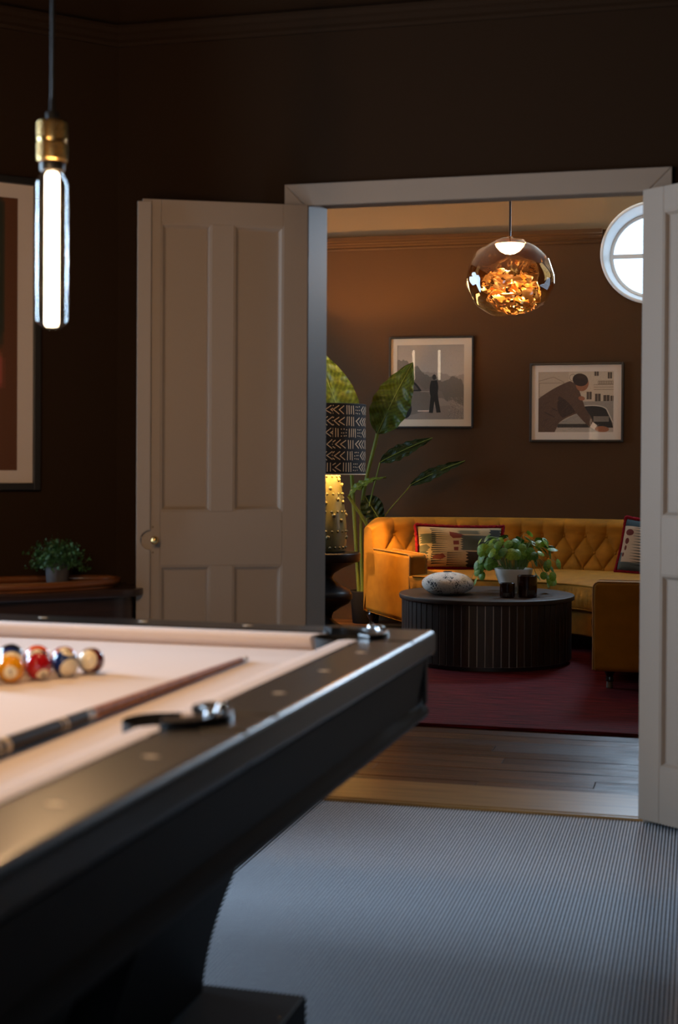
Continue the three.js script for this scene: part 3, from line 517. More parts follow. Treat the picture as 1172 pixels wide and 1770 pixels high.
// ------------------------------------------------------------------ console with tray and plant
const walnut = phy(rgb(0.05, 0.022, 0.014), 0.35, { map: rep(grainTex, 0.8, 1.6), clearcoat: 0.4, clearcoatRoughness: 0.25 });
{
  const p = canted(0.02, 0, 0.03), g = thing('console_table', 'dark polished console table with rounded end under the painting', 'console table', [p.x, 0, p.z], CANT);
  // own x runs back along -s; the table stretches to negative x, its depth along +z
  const W = 1.12, D = 0.4, H = 0.775, s = new THREE.Shape();
  s.moveTo(-W, 0); s.lineTo(0, 0); s.lineTo(0.0, -0.24); s.quadraticCurveTo(0.0, -D, -0.18, -D); s.lineTo(-W, -D);
  obj('tabletop', extrude(s, 0.026, 0.006, 3).rotateX(-Math.PI / 2).translate(0, H - 0.026, 0), walnut, g);
  const f = new THREE.Shape(); f.moveTo(-W + 0.02, -0.01); f.lineTo(-0.03, -0.01); f.lineTo(-0.03, -0.23); f.quadraticCurveTo(-0.03, -D + 0.03, -0.19, -D + 0.03); f.lineTo(-W + 0.02, -D + 0.03);
  obj('frieze_rail', extrude(f, 0.09, 0.002).rotateX(-Math.PI / 2).translate(0, H - 0.116, 0), walnut, g);
  for (const [x, z] of [[-0.07, 0.05], [-0.09, 0.27], [-W + 0.07, 0.05], [-W + 0.07, D - 0.08]]) obj('leg', rbox(0.045, H - 0.11, 0.045, 0.006, x, (H - 0.11) / 2, z), walnut, g);
  const q = V(-0.43, 0, 0.2).applyAxisAngle(V(0, 1, 0), CANT).add(g.position);
  const tr = thing('serving_tray', 'round-ended copper-brown wooden tray on the dark console', 'tray', [q.x, H, q.z], CANT);
  const copper = phy(rgb(0.32, 0.11, 0.03), 0.35, { map: rep(grainTex, 1, 1), clearcoat: 0.5, clearcoatRoughness: 0.2 });
  const ell = (k, r) => [0.36 * r * Math.cos(k), 0.165 * r * Math.sin(k)];
  const base = new THREE.Shape(); base.absellipse(0, 0, 0.36, 0.165, 0, 2 * Math.PI);
  obj('tray_base', extrude(base, 0.01, 0.002, 1, 48).rotateX(-Math.PI / 2), copper, tr);
  obj('tray_rim', new THREE.TubeGeometry(new THREE.CatmullRomCurve3(Array.from({ length: 40 }, (_, k) => V(0.36 * Math.cos(k / 20 * Math.PI), 0.018, 0.165 * Math.sin(k / 20 * Math.PI))), true), 80, 0.012, 8, true).scale(1, 1.1, 1), copper, tr);
  const c = V(-0.29, 0, 0.2).applyAxisAngle(V(0, 1, 0), CANT).add(g.position);
  const pl = thing('potted_herb', 'small bushy green plant in a grey pot on the copper tray', 'plant', [c.x, H + 0.01, c.z]);
  obj('pot', lathe([[0, 0], [0.036, 0], [0.043, 0.07], [0.045, 0.075], [0.04, 0.075], [0.036, 0.062], [0, 0.06]], 32), std(rgb(0.07, 0.066, 0.07), 0.7), pl);
  const tw = [], lf = new THREE.CircleGeometry(0.0055, 5).scale(1, 0.6, 1);
  for (let k = 0; k < 1500; k++) {
    const a = rr(0, 6.283), el = Math.acos(rr(-0.25, 1)), r = 0.1 * Math.pow(rnd(), 0.4) * (0.75 + 1.1 * Math.max(0, 0.3 + fbm(Math.cos(a) * 2.6, Math.sin(a) * 2.6, el * 2.6)));
    const m = new THREE.Matrix4().compose(V(r * Math.sin(el) * Math.cos(a) * 0.9, 0.075 + r * Math.cos(el) * 0.78, r * Math.sin(el) * Math.sin(a) * 0.9), new THREE.Quaternion().setFromEuler(new THREE.Euler(rr(0, 6), rr(0, 6), rr(0, 6))), V(1, 1, 1).multiplyScalar(rr(0.7, 1.5)));
    tw.push(lf.clone().applyMatrix4(m));
  }
  const fo = obj('foliage', tw, phy(rgb(0.03, 0.1, 0.02), 0.6, { side: THREE.DoubleSide, transmission: 0.2 }), pl); fo.userData.kind = 'stuff';
}

// ------------------------------------------------------------------ rug
{
  const g = boxUV(rspan(-2.05, 1.3, 0.0, 0.016, -9.6, -6.39, 0.006), 0.9);
  const r = obj('area_rug', g, phy(rgb(0.14, 0.0085, 0.012), 0.9, { specularIntensity: 0.2, map: rugTex, bumpMap: rugTex, bumpScale: 0.004, sheen: 0.25, sheenRoughness: 0.5, sheenColor: rgb(0.5, 0.06, 0.08) }));
  tag(r, 'dark crimson rug with silky horizontal streaks under the coffee table', 'rug');
}

// ------------------------------------------------------------------ sofa
const velvet = phy(rgb(0.34, 0.146, 0.011), 0.8, { specularIntensity: 0.3, map: velvetTex, sheen: 0.75, sheenRoughness: 0.45, sheenColor: rgb(0.85, 0.5, 0.1), bumpMap: rep(fineBump, 3, 3), bumpScale: 0.0008 });
const velvetPipe = phy(rgb(0.26, 0.115, 0.014), 0.7);
{
  const S = thing('sofa', 'mustard velvet corner sofa with buttoned back and turned black legs', 'sofa');
  const Bp = [[-2.44, -10.22], [-1.98, -10.46], [-1.45, -10.58], [-0.85, -10.58], [-0.3, -10.43], [0.15, -10.1], [0.38, -9.6], [0.43, -9.0], [0.43, -7.62]];
  const Fp = [[-1.93, -9.43], [-1.62, -9.34], [-1.32, -9.26], [-1.02, -9.19], [-0.8, -9.1], [-0.65, -8.93], [-0.575, -8.65], [-0.55, -8.3], [-0.545, -7.62]];
  const Bc = new THREE.CatmullRomCurve3(Bp.map(([x, z]) => V(x, 0, z))), Fc = new THREE.CatmullRomCurve3(Fp.map(([x, z]) => V(x, 0, z)));
  const B = (t) => Bc.getPoint(t), F = (t) => Fc.getPoint(t), dirIn = (t) => F(t).sub(B(t)).normalize();
  // arc length along the inner face of the back, for the buttoning
  const NT = 900, acc = [0], inner = (t, d) => B(t).addScaledVector(dirIn(t), d);
  for (let k = 1; k <= NT; k++) acc.push(acc[k - 1] + inner(k / NT, 0.22).distanceTo(inner((k - 1) / NT, 0.22)));
  const arc = (t) => { const x = t * NT, i = Math.min(NT - 1, x | 0); return lerp(acc[i], acc[i + 1], x - i); };
  const atArc = (s) => { let lo = 0, hi = NT; while (hi - lo > 1) { const m = (lo + hi) >> 1; acc[m] < s ? lo = m : hi = m; } return (lo + (s - acc[lo]) / (acc[hi] - acc[lo])) / NT; };
  const PX = 0.158, PY = 0.236, Y1 = 0.707, TOP = 0.832;
  const face = (y) => 0.2 + 0.09 * smooth(0.75, 0.42, y);           // how far the padded face stands in from the back
  const puff = (s, y) => {
    const px = s / PX, py = (y - Y1) / PY, fr = (x) => x - Math.floor(x), sn = (x) => Math.sin(Math.PI * fr(x));
    const dia = Math.pow(Math.max(0, sn(px + py) * sn(px - py)), 0.42), ver = Math.pow(sn(px), 0.42) * 0.75 + 0.2;
    const k = smooth(Y1, Y1 + 0.035, y) ; return 0.034 * lerp(dia, ver, k);
  };
  const prof = [];                                                  // inner face, roll over the top, plain outside
  for (let k = 0; k <= 44; k++) { const y = lerp(0.4, 0.775, k / 44); prof.push([y, face(y), 1]); }
  for (let k = 1; k <= 14; k++) { const a = k / 14 * Math.PI; prof.push([0.775 + (TOP - 0.775) * Math.sin(a), lerp(face(0.775), 0.0, (1 - Math.cos(a)) / 2), 1 - smooth(0.25, 0.75, k / 14)]); }
  prof.push([0.5, 0, 0], [0.13, 0, 0]);
  const NP = prof.length - 1;
  const back = grid(720, NP, (u, v) => {
    const [y, d, w] = prof[Math.round(v * NP)], s = arc(u), e = smooth(0, 0.03, u) * smooth(1, 0.985, u);
    const end = smooth(0.0, 0.022, u), yy = y > 0.7 ? lerp(Math.min(y, 0.70 + (y - 0.70) * 0.45), y, Math.sqrt(end)) : y;
    const p = B(u).addScaledVector(dirIn(u), d * lerp(0.86, 1, end) + w * puff(s, Math.min(y, 0.9)) * e);
    return [p.x, yy, p.z];
  }, (u, v) => [u * 5, v * 1.2]);
  obj('backrest', back, velvet, S);
  const endCap = (t, sgn) => {                                      // closes the ends of the back
    const p = [], ix = [], b = B(t), d = dirIn(t); prof.forEach(([y, e]) => { const yy = t === 0 && y > 0.7 ? 0.7 + (y - 0.7) * 0.45 : y, q = b.clone().addScaledVector(d, e * (t === 0 ? 0.86 : 1)); p.push(q.x, yy, q.z); });
    const c = b.clone().addScaledVector(d, 0.1); p.push(c.x, 0.4, c.z); for (let k = 0; k < prof.length - 1; k++) ix.push(k, k + 1, prof.length);
    const g = new THREE.BufferGeometry(); g.setAttribute('position', new THREE.Float32BufferAttribute(p, 3)); g.setAttribute('uv', new THREE.Float32BufferAttribute(new Array(p.length / 3 * 2).fill(0.3), 2)); g.setIndex(ix); g.computeVertexNormals(); return g;
  };
  obj('back_end', endCap(0), velvet, S); obj('back_end', endCap(1), velvet, S);
  const btn = new THREE.SphereGeometry(0.011, 12, 8).scale(1, 1, 0.6), sMax = acc[NT];
  for (let r = 0; r < 3; r++) for (let k = 1; (k + (r % 2 ? 0.5 : 0)) * PX < Math.min(sMax - 0.2, 3.4); k++) {
    const s = (k + (r % 2 ? 0.5 : 0)) * PX, t = atArc(s), y = Y1 - r * PY / 2, p = inner(t, face(y) + 0.006), d = dirIn(t), o = obj('button', btn, velvet, S);
    o.position.set(p.x, y, p.z); o.rotation.y = Math.atan2(d.x, d.z);
  }
  // seat cushion and base, both follow the plan
  const ring = (list, nu = 240) => grid(nu, list.length - 1, (u, v) => { const [y, fromF, fromB] = list[Math.round(v * (list.length - 1))]; const p = fromB !== undefined ? inner(u, fromB) : F(u).addScaledVector(dirIn(u), -fromF); return [p.x, y, p.z]; }, (u, v) => [u * 6, v * 1.5]);
  const wav = (u, y) => 0.006 * noise(u * 60, y * 14, 3);
  const seat = grid(420, 26, (u, v) => {
    let y, p; const i = dirIn(u);
    if (v < 0.5) { const k = v / 0.5, bx = lerp(0.0, 1, k); p = inner(u, 0.22).lerp(F(u).addScaledVector(i, 0.0), bx); y = 0.452 + 0.028 * Math.pow(Math.max(0, Math.sin(Math.PI * clamp(k * 0.93 + 0.05))), 0.6) + 0.004 * noise(u * 30, k * 4, 1); }
    else { const k = (v - 0.5) / 0.5; y = lerp(0.455, 0.3, k); p = F(u).addScaledVector(i, 0.014 * Math.sin(Math.PI * k) + wav(u, y) * Math.sin(Math.PI * k) * 1.2); }
    return [p.x, y, p.z];
  }, (u, v) => [u * 6, v * 1.6]);
  obj('seat_cushion', seat, velvet, S);
  const pipe = (y, off, r, t0 = 0.01, t1 = 0.99) => new THREE.TubeGeometry(new THREE.CatmullRomCurve3(Array.from({ length: 60 }, (_, k) => { const t = lerp(t0, t1, k / 59), p = F(t).addScaledVector(dirIn(t), off); return V(p.x, y, p.z); })), 200, r, 6);
  obj('piping', pipe(0.456, 0.002, 0.0055), velvet, S); obj('piping', pipe(0.302, 0.0, 0.0055), velvet, S);
  obj('seat_base', ring([[0.298, 0, 0.05], [0.298, 0.035], [0.29, 0.03], [0.14, 0.03], [0.13, 0.036], [0.13, 0, 0.05]]), velvet, S);
  // arms
  const arm = (t, side, len0, name) => {                             // side +1: stands on the low end of the path
    const f = F(t), b = B(t), d = f.clone().sub(b), L = d.length(), g = new THREE.Group(); d.normalize(); g.name = name; S.add(g);
    g.position.set((f.x + b.x) / 2, 0, (f.z + b.z) / 2); g.rotation.y = Math.atan2(d.x, d.z); const th = 0.135;
    obj('arm_pad', boxUV(rbox(th, 0.475, L - 0.02, 0.034, side * th / 2, 0.13 + 0.475 / 2, 0.012, 6), 0.8), velvet, g);
    for (const x of [0.004, th - 0.004]) {
      const r = 0.034, pts = [V(0, 0.14, L / 2 - 0.005)];
      pts.push(V(0, 0.56, L / 2 - 0.003)); for (let k = 0; k <= 6; k++) { const a = k / 6 * Math.PI / 2; pts.push(V(0, 0.569 + 0.034 * Math.sin(a), L / 2 - 0.036 + 0.034 * Math.cos(a))); }
      pts.push(V(0, 0.604, 0), V(0, 0.604, -L / 2 + 0.1));
      obj('piping', new THREE.TubeGeometry(new THREE.CatmullRomCurve3(pts, false, 'catmullrom', 0.1), 80, 0.0048, 6).translate(side * x, 0, 0), velvetPipe, g);
    }
  };
  arm(0, 1, 0, 'armrest'); arm(1, 1, 0, 'armrest');
  // turned legs
  const legShape = lathe([[0, 0], [0.017, 0], [0.017, 0.004], [0.0155, 0.036], [0.0215, 0.038], [0.0225, 0.044], [0.02, 0.05], [0.0215, 0.056], [0.018, 0.062], [0.02, 0.07], [0.033, 0.094], [0.0365, 0.106], [0.034, 0.116], [0.026, 0.122], [0.03, 0.128], [0.03, 0.136], [0, 0.136]], 28);
  const ferr = lathe([[0, 0], [0.0178, 0], [0.0178, 0.004], [0.0162, 0.034], [0.0155, 0.036]], 24);
  for (const [x, z] of [[-0.465, -7.69], [0.36, -7.69], [-1.9, -9.55], [-2.36, -10.15], [-1.2, -9.4], [-0.6, -8.75], [-1.2, -10.45], [0.3, -9.4]]) {
    const l = obj('leg', legShape, phy(rgb(0.01, 0.009, 0.008), 0.2, { clearcoat: 0.6 }), S); l.position.set(x, 0.016 * (x > -2.05 && z > -9.6), z);
    obj('caster_ferrule', ferr, std(rgb(0.1, 0.075, 0.06), 0.55, { metalness: 0.5 }), l);
  }
}
// scatter cushions
const ikat = canvasTex(640, 384, (c, w, h) => {
  c.fillStyle = '#d8c7a0'; c.fillRect(0, 0, w, h);
  const blob = (pts, col) => { c.fillStyle = col; c.beginPath(); pts.forEach(([x, y], k) => c[k ? 'lineTo' : 'moveTo'](x, y)); c.fill(); };
  const ragged = (x0, x1, y0, y1, n, col) => { const p = []; for (let k = 0; k <= n; k++) p.push([x0 + (k % 2 ? 16 : -4) + rr(-5, 5), lerp(y0, y1, k / n)]); for (let k = n; k >= 0; k--) p.push([x1 + (k % 2 ? -18 : 6) + rr(-5, 5), lerp(y0, y1, k / n)]); blob(p, col); };
  ragged(8, 130, 84, 176, 9, '#5d6a58'); ragged(0, 70, 236, 384, 11, '#4f5c52'); blob([[0, 190], [56, 182], [86, 214], [52, 246], [0, 240]], '#6d7464');
  for (let k = 0; k < 17; k++) { const y = 36 + k * 20; blob([[222 + rr(-14, 8), y], [96 + rr(-10, 10), y - 6], [96, y + 6]], '#1f2b2c'); }
  blob([[236, 62], [300, 74], [352, 96], [318, 122], [262, 126], [238, 100]], '#8c3420'); blob([[262, 150], [306, 148], [308, 184], [264, 186]], '#8c3420'); blob([[266, 208], [302, 206], [300, 240], [268, 240]], '#8c3420'); blob([[110, 286], [180, 268], [206, 300], [168, 324], [104, 318]], '#7c2f1e');
  ragged(322, 560, 96, 236, 13, '#525f58'); ragged(300, 470, 44, 84, 5, '#7c8270'); ragged(360, 600, 248, 384, 9, '#2a1d14'); ragged(540, 640, 30, 170, 9, '#39423f');
  for (let k = 0; k < 8; k++) { const y = 262 + k * 15; blob([[330 + rr(-10, 12), y], [214, y - 4], [214, y + 4]], '#1f2b2c'); }
  for (let k = 0; k < 2600; k++) { c.fillStyle = `rgba(${rnd() > 0.5 ? '255,240,210' : '20,20,20'},0.06)`; c.fillRect(rr(0, w), rr(0, h), rr(2, 14), 1); }
});
const ikatBlue = canvasTex(384, 384, (c, w, h) => {
  c.fillStyle = '#e8ddd0'; c.fillRect(0, 0, w, h); c.fillStyle = '#24414c'; c.fillRect(0, 0, w, 62); c.fillStyle = '#5e7886'; c.fillRect(0, h - 56, w, 56); c.fillRect(0, 260, 30, 124);
  for (let k = 0; k < 15; k++) { const y = 50 + k * 21; c.fillStyle = '#183540'; c.beginPath(); c.moveTo(384, y - 9); c.lineTo(384, y + 9); c.lineTo(110 + rr(-12, 12), y); c.fill(); c.beginPath(); c.moveTo(200, y - 5); c.lineTo(200, y + 5); c.lineTo(95 + rr(-6, 14), y); c.fill(); }
  for (const [x, y, a, b] of [[64, 110, 34, 24], [54, 175, 17, 22], [50, 225, 10, 18], [40, 275, 8, 16], [190, 85, 26, 16]]) { c.fillStyle = '#7c3434'; c.beginPath(); c.ellipse(x, y, a, b, 0, 0, 7); c.fill(); }
});
function scatterCushion(label, W, H, T, tex, pos, rot) {
  const g = thing('scatter_cushion', label, 'cushion', pos, 0, 'fringed cushions on the sofa'); g.rotation.set(...rot, 'YXZ');
  const side = (s) => grid(36, 28, (u, v) => { const x = u * 2 - 1, y = v * 2 - 1, e = Math.pow(Math.max(0, (1 - x ** 4) * (1 - y ** 4)), 0.55), pin = 1 - 0.09 * (1 - Math.max(Math.abs(x), Math.abs(y)) ** 2) * 0; const bow = 1 - 0.06 * (1 - x * x) * Math.abs(y) * (Math.abs(y) > 0 ? 1 : 0); return [x * W / 2 * (1 - 0.05 * (1 - y * y)), y * H / 2 * bow, s * (T / 2 * e + 0.006 * noise(x * 2.2, y * 2.4, s))]; }, (u, v) => [u, v]);
  const fab = phy(rgb(0.48, 0.44, 0.39), 0.9, { map: tex, side: THREE.DoubleSide });
  obj('cover', side(1), fab, g); obj('cover_back', side(-1), fab, g);
  const pts = [], N = 90;                                            // tufted fringe round the seam
  for (let k = 0; k < N; k++) { const a = k / N * 4, e = a | 0, f = (a % 1) * 2 - 1, [x, y] = [[f, -1], [1, f], [-f, 1], [-1, -f]][e]; pts.push(V(x * W / 2 * (1.03 - 0.05 * (1 - y * y)), y * H / 2 * (1.05 - 0.06 * (1 - x * x)), 0)); }
  const red = phy(rgb(0.17, 0.004, 0.011), 0.95, { specularIntensity: 0.3 }), tu = new THREE.TubeGeometry(new THREE.CatmullRomCurve3(pts, true), 360, 0.013, 8, true), p = tu.attributes.position;
  for (let i = 0; i < p.count; i++) { const n = 0.006 * noise(p.getX(i) * 90, p.getY(i) * 90, p.getZ(i) * 90); p.setXYZ(i, p.getX(i) + n, p.getY(i) + n * 0.8, p.getZ(i) + n); }
  tu.computeVertexNormals(); obj('fringe', tu, red, g);
}
scatterCushion('long patterned cushion with red fringe leaning at the left of the sofa', 0.62, 0.31, 0.13, ikat, [-1.66, 0.632, -9.9], [-0.32, 0.3, -0.02]);
scatterCushion('blue and white patterned cushion with red fringe beside the open grey door', 0.36, 0.38, 0.14, ikatBlue, [-0.36, 0.655, -9.98], [-0.28, -0.25, -0.1]);

// ------------------------------------------------------------------ coffee table and what stands on it
const CT = [-1.27, 0.016, -8.577];
{
  const g = thing('coffee_table', 'round dark wood drum coffee table with vertical slats on the rug', 'coffee table', CT), R = 0.537;
  const slab = dataTex(512, 512, (u, v) => { const s = 0.62 + 0.5 * tile((x, y) => fbm(x, y, 3, 5), u, v, 5) + 0.3 * tile((x, y) => fbm(x * 1.2, y * 9, 7, 3), u, v, 5); return [s, s * 0.97, s * 0.94]; });
  const topMat = phy(rgb(0.125, 0.088, 0.066), 0.48, { specularIntensity: 0.45, map: rep(slab, 1.5, 1.5), bumpMap: rep(slab, 1.5, 1.5), bumpScale: 0.001 });
  obj('tabletop', boxUV(lathe([[0, 0.386], [R - 0.004, 0.386], [R, 0.39], [R, 0.41], [R - 0.004, 0.414], [0, 0.414]], 128), 1), topMat, g);
  obj('core', cyl(R - 0.0245, R - 0.0245, 0.36, 0, 0.206, 0, 138), std(rgb(0.55, 0.5, 0.46), 0.7), g);
  obj('plinth', cyl(R - 0.05, R - 0.05, 0.028, 0, 0.014, 0, 96), blackWood, g);
  const N = 69, sg = [], mats = [];
  for (let k = 0; k < 3; k++) { const s = boxUV(rbox(0.0412, 0.358, 0.014, 0.002, 0, 0.207, 0, 2), 0.5), t = s.attributes.uv; for (let i = 0; i < t.count; i++) t.setXY(i, t.getY(i) + k * 0.3, t.getX(i) + k * 0.37); sg.push(s); }
  for (const [r, gg, b] of [[0.05, 0.034, 0.025], [0.036, 0.024, 0.018], [0.066, 0.044, 0.031]]) mats.push(phy(rgb(r, gg, b), 0.42, { map: rep(grainTex, 1, 1.4), bumpMap: rep(grainTex, 1, 1.4), bumpScale: 0.0012 }));
  for (let k = 0; k < N; k++) { const a = k / N * 2 * Math.PI, o = obj('slat', sg[k % 3], mats[rnd() * 3 | 0], g); o.position.set((R - 0.024) * Math.sin(a), 0, (R - 0.024) * Math.cos(a)); o.rotation.y = a; }
}
const CTY = CT[1] + 0.414;
{
  const tex = dataTex(512, 256, (u, v) => {
    const x = Math.cos(u * 6.2832) * 2.2, y = Math.sin(u * 6.2832) * 2.2, z = v * 4.4;
    const big = fbm(x * 0.9 + 3, y * 0.9, z * 0.9, 4), sp = fbm(x * 7, y * 7, z * 7, 3), sp2 = fbm(x * 16 + 9, y * 16, z * 16, 2), dk = smooth(0.2, 0.27, sp + 0.6 * big) * 0.95 + smooth(0.2, 0.3, sp2 + 0.35 * big) * 0.7, base = 0.88 + 0.1 * sp;
    return [lerp(base, 0.07, clamp(dk)), lerp(base * 0.97, 0.07, clamp(dk)), lerp(base * 0.92, 0.08, clamp(dk))];
  });
  const g = thing('stone_candle', 'white speckled pebble-shaped stone with a dark wick hole on the table', 'stone', [-1.49, CTY, -8.45], 1.9);
  const s = new THREE.SphereGeometry(1, 72, 48), p = s.attributes.position;
  for (let i = 0; i < p.count; i++) { let x = p.getX(i), y = p.getY(i), z = p.getZ(i); const n = 1 + 0.05 * noise(x * 1.4 + 4, y * 1.4, z * 1.4), yy = Math.sign(y) * Math.pow(Math.abs(y), 0.9); p.setXYZ(i, x * 0.166 * n, Math.max(yy * 0.071 * n, -0.064) + 0.064, z * 0.158 * n); }
  s.computeVertexNormals(); obj('stone', s, phy(rgb(1, 1, 1), 0.8, { map: tex, bumpMap: tex, bumpScale: 0.003 }), g);
  obj('wick_hole', lathe([[0, 0.124], [0.022, 0.125], [0.027, 0.1365], [0.024, 0.139], [0.02, 0.136], [0, 0.134]], 24), std(rgb(0.01, 0.01, 0.01), 0.8), g);
}
{
  const g = thing('bowl_plant', 'round-leaved green plant spilling from a white ceramic bowl', 'plant', [-1.113, CTY, -8.66]);
  obj('bowl', lathe([[0, 0.004], [0.055, 0], [0.058, 0.004], [0.05, 0.01], [0.06, 0.018], [0.09, 0.06], [0.112, 0.115], [0.119, 0.15], [0.115, 0.152], [0.105, 0.115], [0.08, 0.06], [0, 0.03]], 56), phy(rgb(0.72, 0.73, 0.74), 0.35, { bumpMap: rep(fineBump, 0.3, 3), bumpScale: 0.001 }), g);
  obj('soil', cyl(0.1, 0.11, 0.02, 0, 0.128, 0, 32), std(rgb(0.03, 0.02, 0.012), 0.95), g);
  const vein = dataTex(64, 64, (u, v) => { const x = u - 0.5, y = v - 0.5, a = Math.atan2(y, x), r = Math.hypot(x, y), l = Math.pow(Math.abs(Math.cos(a * 4)), 14) * (1 - r), c = 0.86 + 0.25 * l + (r < 0.06 ? 0.5 : 0); return [c, c, c * 0.9]; });
  const leafM = [[0.12, 0.28, 0.035], [0.065, 0.18, 0.035], [0.24, 0.42, 0.04], [0.15, 0.33, 0.05]].map(([r, gg, b]) => phy(rgb(r, gg, b), 0.45, { specularIntensity: 0.5, map: vein, side: THREE.DoubleSide, transmission: 0.22, thickness: 0 }));
  const disc = grid(20, 5, (u, v) => { const a = u * 2 * Math.PI, r = v * 0.032; return [r * Math.cos(a) * 0.93, 0.006 - 9 * r * r * 0.8 + 0.0006 * Math.sin(a * 3), r * Math.sin(a) * 1.06]; }, (u, v) => [0.5 + 0.5 * v * Math.cos(u * 6.2832), 0.5 + 0.5 * v * Math.sin(u * 6.2832)]);
  const stems = [];
  for (let k = 0; k < 112; k++) {
    const a = rr(0, 6.283), q = Math.sqrt(rnd()), droop = rnd() < 0.3, out = droop ? rr(0.2, 0.29) : 0.06 + 0.2 * q, y = droop ? rr(0.04, 0.2) : 0.165 + 0.2 * Math.sqrt(Math.max(0.02, 1 - (out / 0.29) ** 2)) * rr(0.45, 1.12);
    const P = V(out * Math.cos(a) * 1.0, y, out * Math.sin(a) * 0.85), N = V(Math.cos(a) * rr(0.3, 1.3) + rr(-0.4, 0.4), rr(0.15, 1.1) * (droop ? 0.5 : 1), Math.sin(a) * rr(0.3, 1.3) + rr(0, 0.6)).normalize();
    if (P.z > 0.12 && P.y < 0.2 && P.x > -0.09) continue;
    const l = obj('leaf', disc, leafM[rnd() * 4 | 0], g), s = rr(0.75, 1.38); l.position.copy(P); l.quaternion.setFromUnitVectors(V(0, 1, 0), N); l.scale.setScalar(s);
    const r0 = V(0.05 * Math.cos(a), 0.135, 0.05 * Math.sin(a)), mid = V(out * 0.55 * Math.cos(a), Math.max(y, 0.16) + (droop ? 0.06 : 0.0), out * 0.5 * Math.sin(a));
    stems.push(tube([r0, mid, P.clone()], 0.0014, 8, 4));
  }
  const st = obj('stems', stems, phy(rgb(0.14, 0.2, 0.05), 0.6), g); st.userData.kind = 'stuff';
}
function candle(label, R, H, x, z, text) {
  const g = thing('candle_jar', label, 'candle', [x, CTY, z], 0, 'amber candle jars');
  obj('jar', lathe([[0, 0.001], [R - 0.006, 0], [R, 0.006], [R, H - 0.002], [R - 0.001, H], [R - 0.004, H], [R - 0.005, H - 0.004], [R - 0.005, 0.012], [0, 0.01]], 48), phy(rgb(0.06, 0.012, 0.005), 0.12, { transmission: 0.75, thickness: 0, ior: 1.5 }), g);
  obj('wax', cyl(R - 0.007, R - 0.007, H * 0.62, 0, 0.013 + H * 0.31, 0, 32), std(rgb(0.1, 0.03, 0.015), 0.6), g);
  const lab = canvasTex(128, 48, (c) => { c.fillStyle = '#0a0706'; c.fillRect(0, 0, 128, 48); c.fillStyle = '#4a4038'; c.font = '15px sans-serif'; c.textAlign = 'center'; for (let k = 0; k < 2; k++) c.fillRect(24 + k * 10, 12 + k * 14, 80 - k * 20, 4); });
  const th = R > 0.05 ? 0.9 : 1.0;
  obj('label', new THREE.CylinderGeometry(R + 0.0004, R + 0.0004, H * 0.22, 16, 1, true, R > 0.05 ? 0.1 : -0.45, th).translate(0, H * 0.25, 0), std(rgb(1, 1, 1), 0.5, { map: lab }), g);
}
candle('small amber glass candle jar in front of the white bowl', 0.045, 0.087, -1.108, -8.33);
candle('large dark amber glass candle jar right of the small one', 0.06, 0.13, -0.998, -8.4);

